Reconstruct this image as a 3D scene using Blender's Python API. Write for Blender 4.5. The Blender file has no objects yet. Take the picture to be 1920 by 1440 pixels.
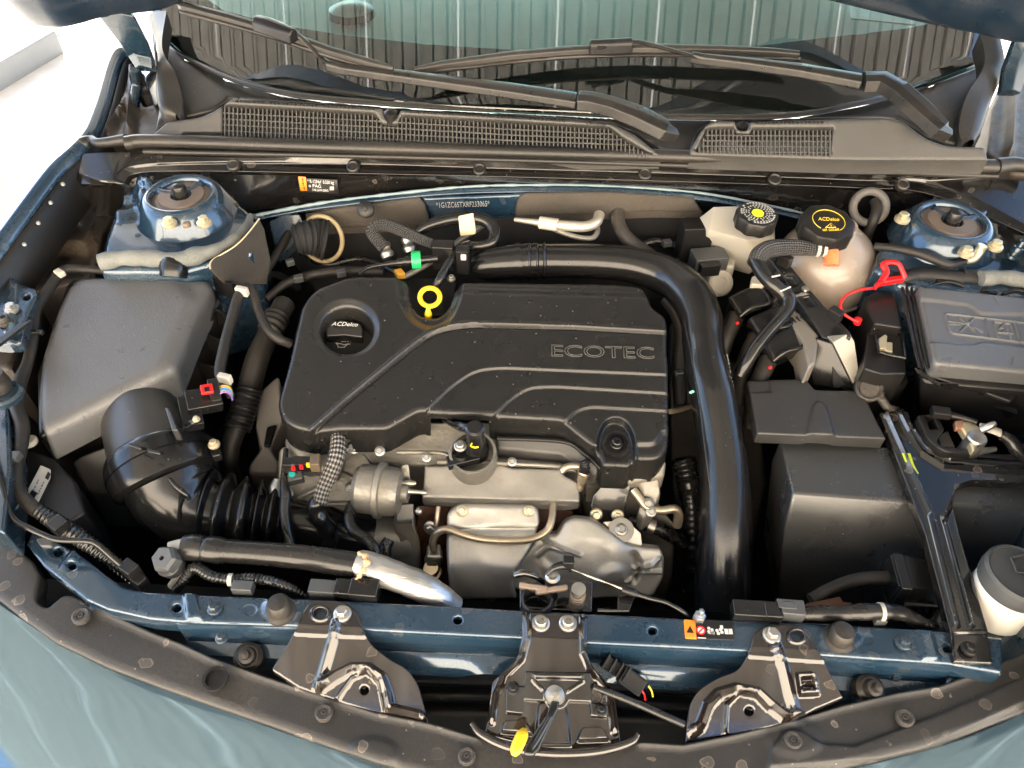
import bpy, math, random
import numpy as np
from mathutils import Vector, Matrix
from mathutils.geometry import delaunay_2d_cdt

random.seed(7)
rng = np.random.default_rng(7)
sc = bpy.context.scene
COL = sc.collection
R = math.radians

# ------------------------------------------------------------ camera, world, sun, exposure
FPX = 1450.0                                   # focal length in pixels of a 1920 x 1440 picture
CAM = np.array([-0.034, -0.367, 1.541])        # held above the front of the car, metres
PITCH, YAW, ROLL = R(46.62), R(2.17), R(0.81)
_f = np.array([-math.sin(YAW) * math.cos(PITCH), math.cos(YAW) * math.cos(PITCH), -math.sin(PITCH)])
_r = np.array([math.cos(YAW), math.sin(YAW), 0.0])
_u = np.cross(_r, _f)
_c, _s = math.cos(ROLL), math.sin(ROLL)
_r, _u = _r * _c + _u * _s, -_r * _s + _u * _c
cd = bpy.data.cameras.new('camera')
cam = bpy.data.objects.new('camera', cd)
COL.objects.link(cam)
cam.matrix_world = Matrix(((_r[0], _u[0], -_f[0], CAM[0]), (_r[1], _u[1], -_f[1], CAM[1]),
                           (_r[2], _u[2], -_f[2], CAM[2]), (0, 0, 0, 1)))
cd.sensor_width = 36
cd.lens = 36 * FPX / 1920
cd.clip_start = 0.02
cd.clip_end = 500
sc.camera = cam

SUN_EL, SUN_DIR = R(35), Vector((-0.42, 0.9, 0)).normalized()
w = bpy.data.worlds.new('World')
sc.world = w
w.use_nodes = True
nt = w.node_tree
sky = nt.nodes.new('ShaderNodeTexSky')
sky.sky_type = 'NISHITA'
sky.sun_disc = False
sky.sun_elevation = SUN_EL
sky.sun_rotation = math.atan2(SUN_DIR.x, SUN_DIR.y)
nt.links.new(sky.outputs[0], nt.nodes['Background'].inputs[0])
nt.nodes['Background'].inputs[1].default_value = 0.13
sl = bpy.data.lights.new('sun', 'SUN')
sl.energy = 5.0
sl.angle = R(0.5)
sl.color = (1.0, 0.945, 0.86)
sun = bpy.data.objects.new('sun', sl)
COL.objects.link(sun)
_sd = Vector((SUN_DIR.x * math.cos(SUN_EL), SUN_DIR.y * math.cos(SUN_EL), math.sin(SUN_EL)))
sun.rotation_euler = _sd.to_track_quat('Z', 'Y').to_euler()
sun.location = _sd * 20
sc.view_settings.view_transform = 'Standard'
sc.view_settings.look = 'None'
sc.view_settings.gamma = 1
sc.view_settings.use_curve_mapping = False
sc.view_settings.exposure = 2.85
sc.cycles.max_bounces = 8
sc.cycles.diffuse_bounces = 4
sc.cycles.glossy_bounces = 4
sc.cycles.transparent_max_bounces = 8
sc.cycles.caustics_reflective = False
sc.cycles.caustics_refractive = False
sc.cycles.sample_clamp_indirect = 4
sc.cycles.use_denoising = True

# ------------------------------------------------------------ measuring: a pixel of the photograph at a known height
def rays(P):
    P = np.atleast_2d(np.asarray(P, float))
    return _f + np.outer((P[:, 0] - 960) / FPX, _r) - np.outer((P[:, 1] - 720) / FPX, _u)
def A(px, py, z):
    d = rays([(px, py)])[0]
    return Vector(CAM + d * ((z - CAM[2]) / d[2]))
def MM(px, py, z):                              # metres per pixel there
    d = rays([(px, py)])[0]
    return (z - CAM[2]) / d[2] / FPX
class Plane:
    def __init__(s, *pts):
        a, b, c = [A(*p) for p in pts]
        n = (b - a).cross(c - a).normalized()
        s.n = np.array(n if n.z > 0 else -n); s.p = np.array(a)
    def __call__(s, P):
        D = rays(P)
        t = ((s.p - CAM) @ s.n) / (D @ s.n)
        return CAM + D * t[:, None]
class ZF:                                       # a gently curved sheet z(x, y)
    def __init__(s, fn): s.fn = fn; s.n = np.array([0, 0, 1.0])
    def __call__(s, P):
        D = rays(P); z = np.full(len(D), 0.8)
        for i in range(14):
            X = CAM + D * ((z - CAM[2]) / D[:, 2])[:, None]
            z = 0.5 * z + 0.5 * s.fn(X[:, 0], X[:, 1])
        return CAM + D * ((z - CAM[2]) / D[:, 2])[:, None]
def flat(z): return ZF(lambda x, y: x * 0 + z)

# ------------------------------------------------------------ objects
def thing(name, label, cat, at=(0, 0, 0), group=None):
    o = bpy.data.objects.new(name, None)
    COL.objects.link(o)
    o.empty_display_size = 0.03
    o.location = at
    o['label'] = label; o['category'] = cat
    if group: o['group'] = group
    return o
def tag(o, label, cat, group=None):
    o['label'] = label; o['category'] = cat
    if group: o['group'] = group
    return o
def struct(o): o['kind'] = 'structure'; return o
def link(name, me, mat, par):
    o = bpy.data.objects.new(name, me)
    COL.objects.link(o)
    if mat is not None and hasattr(me, 'materials') and not me.materials: me.materials.append(mat)
    if par is not None:
        o.parent = par
        q, M = par, Matrix.Translation(par.location) if par.type == 'EMPTY' else Matrix()
        while q.parent is not None:
            q = q.parent
        o.matrix_parent_inverse = Matrix.Translation(-WPOS.get(par.name, par.location))
    WPOS[o.name] = Vector((0, 0, 0))
    return o
WPOS = {}
def mk(name, verts, faces, mat, par=None, bevel=0, seg=2, angle=38, uv=None, smooth=True):
    me = bpy.data.meshes.new(name)
    me.from_pydata([tuple(v) for v in verts], [], [tuple(f) for f in faces])
    if smooth:
        me.polygons.foreach_set('use_smooth', [True] * len(me.polygons))
        me.set_sharp_from_angle(angle=R(angle))
    if uv is not None:
        l = me.uv_layers.new(name='UVMap')
        vi = np.empty(len(me.loops), int); me.loops.foreach_get('vertex_index', vi)
        l.data.foreach_set('uv', np.asarray(uv, np.float32)[vi].ravel())
    me.update()
    o = link(name, me, mat, par)
    if bevel:
        b = o.modifiers.new('bevel', 'BEVEL')
        b.width = bevel; b.segments = seg; b.limit_method = 'ANGLE'; b.angle_limit = R(28); b.harden_normals = True
    return o

# ------------------------------------------------------------ plan outlines
def fillet(pts, closed=True, k=5):
    out = []; n = len(pts)
    for i, p in enumerate(pts):
        r = p[2] if len(p) > 2 else 0
        a = np.array(p[:2], float)
        if not r or (not closed and i in (0, n - 1)):
            out.append(a); continue
        u = np.array(pts[i - 1][:2], float) - a; v = np.array(pts[(i + 1) % n][:2], float) - a
        lu, lv = np.linalg.norm(u), np.linalg.norm(v)
        t = min(r, lu * .48, lv * .48)
        s, e = a + u / lu * t, a + v / lv * t
        for j in range(k + 1):
            q = j / k
            out.append((1 - q) ** 2 * s + 2 * q * (1 - q) * a + q * q * e)
    return np.array(out)
def resample(V, step, closed=True):
    out = []; n = len(V)
    for i in range(n if closed else n - 1):
        a, b = V[i], V[(i + 1) % n]
        m = max(1, int(np.linalg.norm(b - a) / step + .5))
        for j in range(m): out.append(a + (b - a) * j / m)
    if not closed: out.append(V[-1])
    return np.array(out)
def sdf(P, V, closed=True):
    P = np.asarray(P, float); V = np.asarray(V, float)
    d2 = np.full(len(P), 1e18); ins = np.zeros(len(P), bool)
    n = len(V)
    for i in range(n if closed else n - 1):
        a, b = V[i], V[(i + 1) % n]
        e = b - a; L = e @ e
        if L < 1e-12: continue
        w_ = P - a
        t = np.clip(w_ @ e / L, 0, 1)
        q = w_ - np.outer(t, e)
        d2 = np.minimum(d2, (q * q).sum(1))
        if closed:
            c = (a[1] > P[:, 1]) != (b[1] > P[:, 1])
            with np.errstate(divide='ignore', invalid='ignore'):
                ins ^= c & (P[:, 0] < e[0] * (P[:, 1] - a[1]) / (e[1] if e[1] else 1e-9) + a[0])
    d = np.sqrt(d2)
    return np.where(ins, d, -d) if closed else d
def ss(d, w): t = np.clip(d / w + .5, 0, 1); return t * t * (3 - 2 * t)
def region(pts, w, h):                                  # raised (h > 0) or sunk field
    V = fillet(pts)
    fn = lambda P: h * ss(sdf(P, V), w)
    fn.feat = (V, True, w, (-.5, -.2, .2, .5))
    return fn
def ridge(pts, w, h):
    V = fillet(pts, False)
    def fn(P):
        d = sdf(P, V, False) / w
        return h * np.where(d < 1, .5 + .5 * np.cos(np.pi * np.clip(d, 0, 1)), 0)
    fn.feat = (V, False, w, (-1, -.5, 0, .5, 1))
    return fn
def disc(x, y, rx, ry, w, h):
    def fn(P):
        q = np.hypot((P[:, 0] - x) / rx, (P[:, 1] - y) / ry)
        return h * ss((1 - q) * rx, w)
    if w < rx * .5: fn.feat = (np.array(ell(x, y, rx, ry, 40)), True, w, (-.5, -.2, .2, .5))
    return fn
def ell(x, y, rx, ry=None, n=22, a0=0):
    ry = rx * .75 if ry is None else ry
    return [(x + rx * math.cos(a0 + 2 * math.pi * i / n), y + ry * math.sin(a0 + 2 * math.pi * i / n)) for i in range(n)]

def relief(name, outline, surf, mat, par=None, step=6, r=5, skirt=.02, h=(), holes=(), sdir=(0, 0, -1), noise=0, angle=66, skirt_fn=None):
    """A pressed or moulded sheet: outline measured on the sheet, rounded rim, raised and sunk fields, real holes, turned-down sides."""
    V0 = fillet(outline); H0 = [np.array(q, float) for q in holes]
    V = resample(V0, step)
    H = [resample(q, step) for q in H0]
    lo, hi = V.min(0), V.max(0)
    gx, gy = np.meshgrid(np.arange(lo[0], hi[0], step), np.arange(lo[1], hi[1], step * .87))
    gx[1::2] += step / 2
    G = np.c_[gx.ravel(), gy.ravel()] + rng.uniform(-.06, .06, (gx.size, 2)) * step
    def dist(P):
        d = sdf(P, V0)
        for q in H0: d = np.minimum(d, -sdf(P, q))
        return d
    rings = []
    for L in [V] + H:
        t = np.roll(L, -1, 0) - np.roll(L, 1, 0)
        nn = np.c_[-t[:, 1], t[:, 0]] / (np.linalg.norm(t, axis=1)[:, None] + 1e-9)
        for f in (.08, .3, .62, 1.0):
            for sgn in (1, -1):
                q = L + nn * f * r * sgn
                rings.append(q[np.abs(dist(q) - f * r) < .04 * r + .05])
    G = G[dist(G) > max(.4 * step, .14 * r)]
    for fn in h:                                        # follow every pressed line with its own rows of points
        if not hasattr(fn, 'feat'): continue
        Q, cl, w_, offs = fn.feat
        if w_ > 7 * step: continue
        L = resample(Q, step, cl)
        t = (np.roll(L, -1, 0) - np.roll(L, 1, 0)) if cl else np.gradient(L, axis=0)
        nn = np.c_[-t[:, 1], t[:, 0]] / (np.linalg.norm(t, axis=1)[:, None] + 1e-9)
        m = max(abs(o_) for o_ in offs) * w_
        keep = np.abs(sdf(G, Q, cl)) > m + .3 * step
        G = G[keep]
        for o_ in offs:
            q = L + nn * o_ * w_
            q = q[np.abs(np.abs(sdf(q, Q, cl)) - abs(o_) * w_) < .05 * w_ + .05]
            if len(q): rings.append(q[dist(q) > max(.4 * step, .14 * r)])
    pts = np.vstack([V] + H + rings + [G])
    edges = []; o = 0
    for L in [V] + H:
        edges += [(o + i, o + (i + 1) % len(L)) for i in range(len(L))]; o += len(L)
    vc, _, fc, *_x = delaunay_2d_cdt([Vector(p) for p in pts], edges, [], 0, 1e-3)
    P = np.array([tuple(v) for v in vc])
    F = np.array([tuple(f) for f in fc if len(f) == 3])
    cen = P[F].mean(1)
    F = F[dist(cen) > 0]
    d = np.clip(dist(P), 0, None)
    X = surf(P)
    k = np.linalg.norm(X - CAM, axis=1) / FPX
    q = np.clip(1 - d / r, 0, 1)
    hh = -(r * k) * (1 - np.sqrt(np.clip(1 - q * q, 0, 1)))
    for fn in h: hh = hh + fn(P)
    if noise: hh = hh + noise * np.sin(P[:, 0] * .05 + 1) * np.sin(P[:, 1] * .07)
    X = X + np.outer(hh, surf.n)
    # winding: look from +n
    a, b, c = X[F[:, 0]], X[F[:, 1]], X[F[:, 2]]
    flip = (np.cross(b - a, c - a) @ surf.n) < 0
    F[flip] = F[flip][:, ::-1]
    used = {}
    for f in F:
        for i in range(3): used[(f[i], f[(i + 1) % 3])] = 1
    bd = [e for e in used if (e[1], e[0]) not in used]
    V3 = [tuple(v) for v in X]; faces = [tuple(int(i) for i in f) for f in F]
    if skirt:
        low = {}
        sd = np.array(sdir, float)
        for e in bd:
            for i in e:
                if i not in low:
                    low[i] = len(V3); V3.append(tuple(X[i] + sd * (skirt if skirt_fn is None else skirt_fn(P[i]))))
        faces += [(int(a_), low[a_], low[b_], int(b_))[::1] for a_, b_ in bd]
    return mk(name, V3, faces, mat, par, angle=angle)

# ------------------------------------------------------------ solids
def cat(P, res):
    P = np.asarray(P, float); n = len(P); out = []
    if n == 2: return np.array([P[0] + (P[1] - P[0]) * i / res for i in range(res + 1)])
    for i in range(n - 1):
        p0 = P[i - 1] if i else 2 * P[0] - P[1]
        p3 = P[i + 2] if i + 2 < n else 2 * P[-1] - P[-2]
        for j in range(res):
            t = j / res
            out.append(.5 * (2 * P[i] + (P[i + 1] - p0) * t + (2 * p0 - 5 * P[i] + 4 * P[i + 1] - p3) * t * t
                             + (3 * P[i] - p0 - 3 * P[i + 1] + p3) * t ** 3))
    out.append(P[-1])
    return np.array(out)
def tube(name, pts, mat, par=None, n=14, res=6, caps=True, world=False, mod=None, flatten=1.0, hollow=False):
    """Swept pipe; points (px, py, height, radius in pixels)."""
    W = np.array([list(p) if world else [*A(p[0], p[1], p[2]), p[3] * MM(p[0], p[1], p[2])] for p in pts], float)
    Q = cat(W, res)
    C = Q[:, :3]; rad = np.abs(Q[:, 3])
    T = np.gradient(C, axis=0); T /= np.linalg.norm(T, axis=1)[:, None] + 1e-12
    L = np.r_[0, np.cumsum(np.linalg.norm(np.diff(C, axis=0), axis=1))]
    if mod is not None: rad = rad * mod(L)
    ref = np.array([0, 0, 1.0]) if abs(T[0][2]) < .9 else np.array([0, 1.0, 0])
    u = np.cross(T[0], ref); u /= np.linalg.norm(u)
    V, UV = [], []
    for i in range(len(C)):
        u = u - T[i] * (u @ T[i]); u /= np.linalg.norm(u)
        v = np.cross(T[i], u)
        for j in range(n):
            a = 2 * math.pi * j / n
            V.append(C[i] + rad[i] * (u * math.cos(a) + v * math.sin(a) * flatten))
            UV.append((L[i], abs(2 * j / n - 1)))
    Fc = []
    for i in range(len(C) - 1):
        for j in range(n):
            Fc.append((i * n + j, i * n + (j + 1) % n, (i + 1) * n + (j + 1) % n, (i + 1) * n + j))
    if caps:
        Fc.append(tuple(range(n))[::-1]); Fc.append(tuple((len(C) - 1) * n + j for j in range(n)))
    return mk(name, V, Fc, mat, par, uv=UV, angle=60)
def frame(axis):
    z = Vector(axis).normalized()
    x = Vector((1, 0, 0)) if abs(z.x) < .8 else Vector((0, 1, 0))
    y = z.cross(x).normalized(); x = y.cross(z)
    return x, y, z
def lathe(name, c, prof, mat, par=None, axis=(0, 0, 1), n=32, lobes=0, amp=0, angle=35, arc=None):
    x, y, z = frame(axis); c = Vector(c)
    V, Fc = [], []; m = len(prof)
    for (r, h) in prof:
        for j in range(n):
            a = 2 * math.pi * j / n
            q = 1 + (amp * math.cos(lobes * a) if lobes and r > prof[0][0] * .3 else 0)
            V.append(c + (x * math.cos(a) + y * math.sin(a)) * r * q + z * h)
    for i in range(m - 1):
        for j in range(n):
            Fc.append((i * n + j, i * n + (j + 1) % n, (i + 1) * n + (j + 1) % n, (i + 1) * n + j))
    if prof[0][0] > 1e-6: Fc.append(tuple(range(n))[::-1])
    if prof[-1][0] > 1e-6: Fc.append(tuple((m - 1) * n + j for j in range(n)))
    return mk(name, V, Fc, mat, par, angle=angle)
def loft(name, loops, mat, par=None, bevel=.002, seg=3, caps=True, closed=True, angle=32):
    n = len(loops[0]); V = [v for l in loops for v in l]; Fc = []
    for i in range(len(loops) - 1):
        for j in range(n if closed else n - 1):
            Fc.append((i * n + j, (i + 1) * n + j, (i + 1) * n + (j + 1) % n, i * n + (j + 1) % n))
    if caps and closed:
        Fc.append(tuple(range(n))); Fc.append(tuple((len(loops) - 1) * n + j for j in range(n))[::-1])
    o = mk(name, V, Fc, mat, par, bevel=bevel, seg=seg, angle=angle)
    # make normals point outwards
    if closed:
        import bmesh
        bm = bmesh.new(); bm.from_mesh(o.data); bmesh.ops.recalc_face_normals(bm, faces=bm.faces); bm.to_mesh(o.data); bm.free()
    return o
def slab(name, pts, z, depth, mat, par=None, bevel=.002, seg=3, draft=0):
    """Block whose top outline is measured at height z (or a height per point)."""
    P = fillet([p[:2] + ((p[3],) if len(p) > 3 else ()) for p in pts]) if any(len(p) > 3 for p in pts) else None
    top = [A(p[0], p[1], (p[2] if len(p) > 2 and p[2] is not None else z)) for p in pts] if P is None else [A(p[0], p[1], z) for p in P]
    c = sum(top, Vector()) / len(top)
    bot = [Vector((c.x + (v.x - c.x) * (1 + draft), c.y + (v.y - c.y) * (1 + draft), v.z - depth)) for v in top]
    return loft(name, [top, bot], mat, par, bevel, seg)
def block(name, c, size, mat, par=None, rot=(0, 0, 0), bevel=.0015, seg=2):
    from mathutils import Euler
    M = Euler([R(a) for a in rot]).to_matrix(); c = Vector(c)
    x, y, z = [s / 2 for s in size]
    V = [c + M @ Vector((a * x, b * y, d * z)) for d in (-1, 1) for b in (-1, 1) for a in (-1, 1)]
    Fc = [(0, 2, 3, 1), (4, 5, 7, 6), (0, 1, 5, 4), (2, 6, 7, 3), (0, 4, 6, 2), (1, 3, 7, 5)]
    return mk(name, V, Fc, mat, par, bevel=bevel, seg=seg)
_bolts = {}
def bolt(px, py, z, rpx, mat, par, name='bolt', axis=(0, 0, 1), kind='hex', world=None):
    key = (kind, mat.name)
    if key not in _bolts:
        V, Fc = [], []
        def ring(r, h, n=18, a0=0):
            s = len(V)
            for j in range(n): V.append((r * math.cos(a0 + 2 * math.pi * j / n), r * math.sin(a0 + 2 * math.pi * j / n), h))
            return list(range(s, s + n))
        def strip(a, b):
            n = len(a)
            for j in range(n): Fc.append((a[j], a[(j + 1) % n], b[(j + 1) % n], b[j]))
        if kind == 'hex':
            a = ring(1, -.3); b = ring(1, .12); c = ring(.88, .24); strip(a, b); strip(b, c); d = ring(.66, .3); strip(c, d); Fc.append(tuple(d))
            e = ring(.68, .28, 6); f = ring(.68, .8, 6); g = ring(.52, .92, 6); strip(e, f); strip(f, g); Fc.append(tuple(g))
        elif kind == 'torx':
            a = ring(1, -.3); b = ring(1, .1); c = ring(.85, .2); strip(a, b); strip(b, c); d = ring(.7, .2); strip(c, d)
            e = ring(.66, .7); strip(d, e); f = ring(.56, .8); strip(e, f); g = ring(.36, .8); strip(f, g); h_ = ring(.32, .35); strip(g, h_); Fc.append(tuple(h_))
        else:                                             # push rivet
            a = ring(1, -.4); b = ring(1, .12); c = ring(.8, .22); d = ring(.5, .16); e = ring(.46, .05); f = ring(.3, .05); g = ring(.26, .2); h_ = ring(.14, .2); i_ = ring(.1, .02)
            for p, q in zip((a, b, c, d, e, f, g, h_), (b, c, d, e, f, g, h_, i_)): strip(p, q)
            Fc.append(tuple(i_))
        me = bpy.data.meshes.new('bolt')
        me.from_pydata(V, [], Fc)
        me.polygons.foreach_set('use_smooth', [True] * len(me.polygons)); me.set_sharp_from_angle(angle=R(30))
        me.materials.append(mat); _bolts[key] = me
    o = bpy.data.objects.new(name, _bolts[key]); COL.objects.link(o)
    p = A(px, py, z) if world is None else Vector(world); s = rpx * MM(px, py, z) if world is None else rpx
    x, y, zz = frame(axis)
    M = Matrix((x, y, zz)).transposed().to_4x4() @ Matrix.Rotation(random.uniform(0, 1), 4, 'Z') @ Matrix.Diagonal((s, s, s, 1))
    M.translation = p
    if par is not None:
        o.parent = par; M = Matrix.Translation(-WPOS.get(par.name, par.location)) @ M
    o.matrix_basis = M
    return o
def text(name, s, p0, p1, hpx, surf, mat, par, lift=.0008, fill=True, wire=.0004, extrude=.0002, shear=0):
    """Lettering lying on a surface between two measured baseline ends."""
    c = bpy.data.curves.new(name, 'FONT')
    c.body = s; c.shear = shear
    if fill: c.extrude = extrude
    else: c.fill_mode = 'NONE'; c.bevel_resolution = 1
    c.resolution_u = 3
    c.materials.append(mat)
    o = bpy.data.objects.new(name, c); COL.objects.link(o)
    def build():
        bpy.context.view_layer.update()
        return bpy.data.meshes.new_from_object(o.evaluated_get(bpy.context.evaluated_depsgraph_get()))
    me = build()
    xs = np.array([v.co.x for v in me.vertices]) if len(me.vertices) else np.array([0, 1.])
    wd = max(xs.max() - xs.min(), 1e-3)
    a, b = [Vector(v) for v in surf(np.array([p0, p1], float))]
    n = Vector(surf.n); x = (b - a); sx = x.length / wd; x.normalize()
    y = n.cross(x).normalized(); n = x.cross(y)
    up = Vector(surf(np.array([(p0[0], p0[1] - hpx)], float))[0]) - a
    sy = abs(up.dot(y)) / .69
    if not fill:
        c.bevel_depth = wire / sx; me = build()
    M = Matrix((x * sx, y * sy, n * (sx if not fill else 1))).transposed().to_4x4(); M.translation = a + n * lift
    if par is not None:
        o.parent = par; M = Matrix.Translation(-WPOS.get(par.name, par.location)) @ M
    o2 = bpy.data.objects.new(name, me); COL.objects.link(o2)
    if par is not None: o2.parent = par
    o2.matrix_basis = M
    bpy.data.objects.remove(o); o2.name = name
    return o2

# ------------------------------------------------------------ materials
def mat(name, col, rough=.5, metal=0, bump=0, bscale=900, dust=0, dcol=(.22, .17, .12), dscale=9, coat=0, spec=.5, var=.15, stain=0, sss=0, ssc=None, rvar=.12, brush=None, specks=0):
    m = bpy.data.materials.new(name); m.use_nodes = True
    t = m.node_tree; N = t.nodes; L = t.links; b = N['Principled BSDF']
    b.inputs['Roughness'].default_value = rough; b.inputs['Metallic'].default_value = metal
    b.inputs['Specular IOR Level'].default_value = spec
    b.inputs['Coat Weight'].default_value = coat; b.inputs['Coat Roughness'].default_value = .06
    if sss:
        b.inputs['Subsurface Weight'].default_value = sss; b.inputs['Subsurface Radius'].default_value = ssc or (1, .6, .4); b.inputs['Subsurface Scale'].default_value = .02
    tc = N.new('ShaderNodeTexCoord')
    def noise(scale, det=4, dim=None, vec=None):
        n = N.new('ShaderNodeTexNoise'); n.inputs['Scale'].default_value = scale; n.inputs['Detail'].default_value = det
        L.new(vec or tc.outputs['Object'], n.inputs['Vector']); return n
    def ramp(src, a, c_):
        r = N.new('ShaderNodeMapRange'); r.inputs[1].default_value = a; r.inputs[2].default_value = c_; L.new(src, r.inputs[0]); return r.outputs[0]
    n1 = noise(14)
    mx = N.new('ShaderNodeMix'); mx.data_type = 'RGBA'
    mx.inputs[6].default_value = (*[c * (1 - var) for c in col], 1); mx.inputs[7].default_value = (*[min(1, c * (1 + var)) for c in col], 1)
    L.new(n1.outputs[0], mx.inputs[0]); cur = mx.outputs[2]
    rsrc = ramp(n1.outputs[0], .3, .7); ra = N.new('ShaderNodeMapRange')
    ra.inputs[3].default_value = max(.02, rough - rvar); ra.inputs[4].default_value = min(1, rough + rvar); L.new(noise(30).outputs[0], ra.inputs[0]); rcur = ra.outputs[0]
    if dust:
        nd = noise(dscale, 8); ns = noise(260, 3)
        q = N.new('ShaderNodeMath'); q.operation = 'MULTIPLY'
        L.new(ramp(nd.outputs[0], .42, .68), q.inputs[0]); L.new(ramp(ns.outputs[0], .2, .8), q.inputs[1])
        k = N.new('ShaderNodeMath'); k.operation = 'MULTIPLY_ADD'; k.inputs[1].default_value = dust; k.inputs[2].default_value = dust * .04; k.use_clamp = True; L.new(q.outputs[0], k.inputs[0])
        m2 = N.new('ShaderNodeMix'); m2.data_type = 'RGBA'; L.new(k.outputs[0], m2.inputs[0]); L.new(cur, m2.inputs[6]); m2.inputs[7].default_value = (*dcol, 1); cur = m2.outputs[2]
        m3 = N.new('ShaderNodeMix'); L.new(k.outputs[0], m3.inputs[0]); L.new(rcur, m3.inputs[2]); m3.inputs[3].default_value = min(.85, rough + .25); rcur = m3.outputs[0]
        if metal:
            mm = N.new('ShaderNodeMapRange'); mm.inputs[3].default_value = metal; mm.inputs[4].default_value = 0; L.new(k.outputs[0], mm.inputs[0]); L.new(mm.outputs[0], b.inputs['Metallic'])
        if coat:
            mc = N.new('ShaderNodeMapRange'); mc.inputs[3].default_value = coat; mc.inputs[4].default_value = 0; L.new(k.outputs[0], mc.inputs[0]); L.new(mc.outputs[0], b.inputs['Coat Weight'])
    if stain:                                             # dried water rings and specks
        v = N.new('ShaderNodeTexVoronoi'); v.inputs['Scale'].default_value = 38; v.feature = 'F1'
        nz = noise(60, 2); ad = N.new('ShaderNodeVectorMath'); ad.operation = 'MULTIPLY_ADD'; ad.inputs[1].default_value = (.012,) * 3
        L.new(nz.outputs[1], ad.inputs[0]); L.new(tc.outputs['Object'], ad.inputs[2]); L.new(ad.outputs[0], v.inputs['Vector'])
        rg = N.new('ShaderNodeValToRGB'); e = rg.color_ramp.elements
        e[0].position = .17; e[0].color = (.32, .32, .32, 1); e[1].position = .235; e[1].color = (0, 0, 0, 1)
        x_ = e.new(.205); x_.color = (1, 1, 1, 1); x_ = e.new(.19); x_.color = (.4, .4, .4, 1)
        L.new(v.outputs['Distance'], rg.inputs[0])
        gate = ramp(noise(9, 3).outputs[0], .40, .52)
        rnd = ramp(v.outputs['Color'], .2, .4)
        q = N.new('ShaderNodeMath'); q.operation = 'MULTIPLY'; L.new(rg.outputs[0], q.inputs[0]); L.new(gate, q.inputs[1])
        q2 = N.new('ShaderNodeMath'); q2.operation = 'MULTIPLY'; L.new(q.outputs[0], q2.inputs[0]); L.new(rnd, q2.inputs[1])
        q3 = N.new('ShaderNodeMath'); q3.operation = 'MULTIPLY'; L.new(q2.outputs[0], q3.inputs[0]); q3.inputs[1].default_value = stain
        m4 = N.new('ShaderNodeMix'); m4.data_type = 'RGBA'; L.new(q3.outputs[0], m4.inputs[0]); L.new(cur, m4.inputs[6]); m4.inputs[7].default_value = (.34, .29, .24, 1); cur = m4.outputs[2]
    if specks:
        v2 = N.new('ShaderNodeTexVoronoi'); v2.inputs['Scale'].default_value = 190; L.new(tc.outputs['Object'], v2.inputs['Vector'])
        a1 = ramp(v2.outputs['Distance'], .22, .12)
        sx = N.new('ShaderNodeSeparateColor'); L.new(v2.outputs['Color'], sx.inputs[0]); a2 = ramp(sx.outputs[0], .93, .96)
        q = N.new('ShaderNodeMath'); q.operation = 'MULTIPLY'; L.new(a1, q.inputs[0]); L.new(a2, q.inputs[1])
        q3 = N.new('ShaderNodeMath'); q3.operation = 'MULTIPLY'; L.new(q.outputs[0], q3.inputs[0]); q3.inputs[1].default_value = specks
        m5 = N.new('ShaderNodeMix'); m5.data_type = 'RGBA'; L.new(q3.outputs[0], m5.inputs[0]); L.new(cur, m5.inputs[6]); m5.inputs[7].default_value = (.38, .35, .3, 1); cur = m5.outputs[2]
    L.new(cur, b.inputs['Base Color']); L.new(rcur, b.inputs['Roughness'])
    if bump:
        vec = None
        if brush:
            mp = N.new('ShaderNodeMapping'); mp.inputs['Scale'].default_value = brush; L.new(tc.outputs['Object'], mp.inputs[0]); vec = mp.outputs[0]
        nb = noise(bscale, 3, vec=vec); bp = N.new('ShaderNodeBump'); bp.inputs['Strength'].default_value = bump; bp.inputs['Distance'].default_value = .001
        L.new(nb.outputs[0], bp.inputs['Height']); L.new(bp.outputs[0], b.inputs['Normal'])
    return m
def braid(name, c1, c2, su=260, sv=16, rough=.4):
    m = bpy.data.materials.new(name); m.use_nodes = True
    t = m.node_tree; N = t.nodes; L = t.links; b = N['Principled BSDF']
    uv = N.new('ShaderNodeUVMap'); mp = N.new('ShaderNodeMapping'); mp.inputs['Scale'].default_value = (su, sv, 1); mp.inputs['Rotation'].default_value = (0, 0, 0)
    L.new(uv.outputs[0], mp.inputs[0])
    sep = N.new('ShaderNodeSeparateXYZ'); L.new(mp.outputs[0], sep.inputs[0])
    outs = []
    for op in ('ADD', 'SUBTRACT'):
        a = N.new('ShaderNodeMath'); a.operation = op; L.new(sep.outputs[0], a.inputs[0]); L.new(sep.outputs[1], a.inputs[1])
        s = N.new('ShaderNodeMath'); s.operation = 'SINE'; L.new(a.outputs[0], s.inputs[0]); outs.append(s)
    p = N.new('ShaderNodeMath'); p.operation = 'MULTIPLY'; L.new(outs[0].outputs[0], p.inputs[0]); L.new(outs[1].outputs[0], p.inputs[1])
    r = N.new('ShaderNodeMapRange'); r.inputs[1].default_value = -.3; r.inputs[2].default_value = .5; L.new(p.outputs[0], r.inputs[0])
    mx = N.new('ShaderNodeMix'); mx.data_type = 'RGBA'; mx.inputs[6].default_value = (*c1, 1); mx.inputs[7].default_value = (*c2, 1); L.new(r.outputs[0], mx.inputs[0])
    L.new(mx.outputs[2], b.inputs['Base Color']); b.inputs['Roughness'].default_value = rough
    bp = N.new('ShaderNodeBump'); bp.inputs['Strength'].default_value = .8; bp.inputs['Distance'].default_value = .002; L.new(p.outputs[0], bp.inputs['Height']); L.new(bp.outputs[0], b.inputs['Normal'])
    return m
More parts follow.
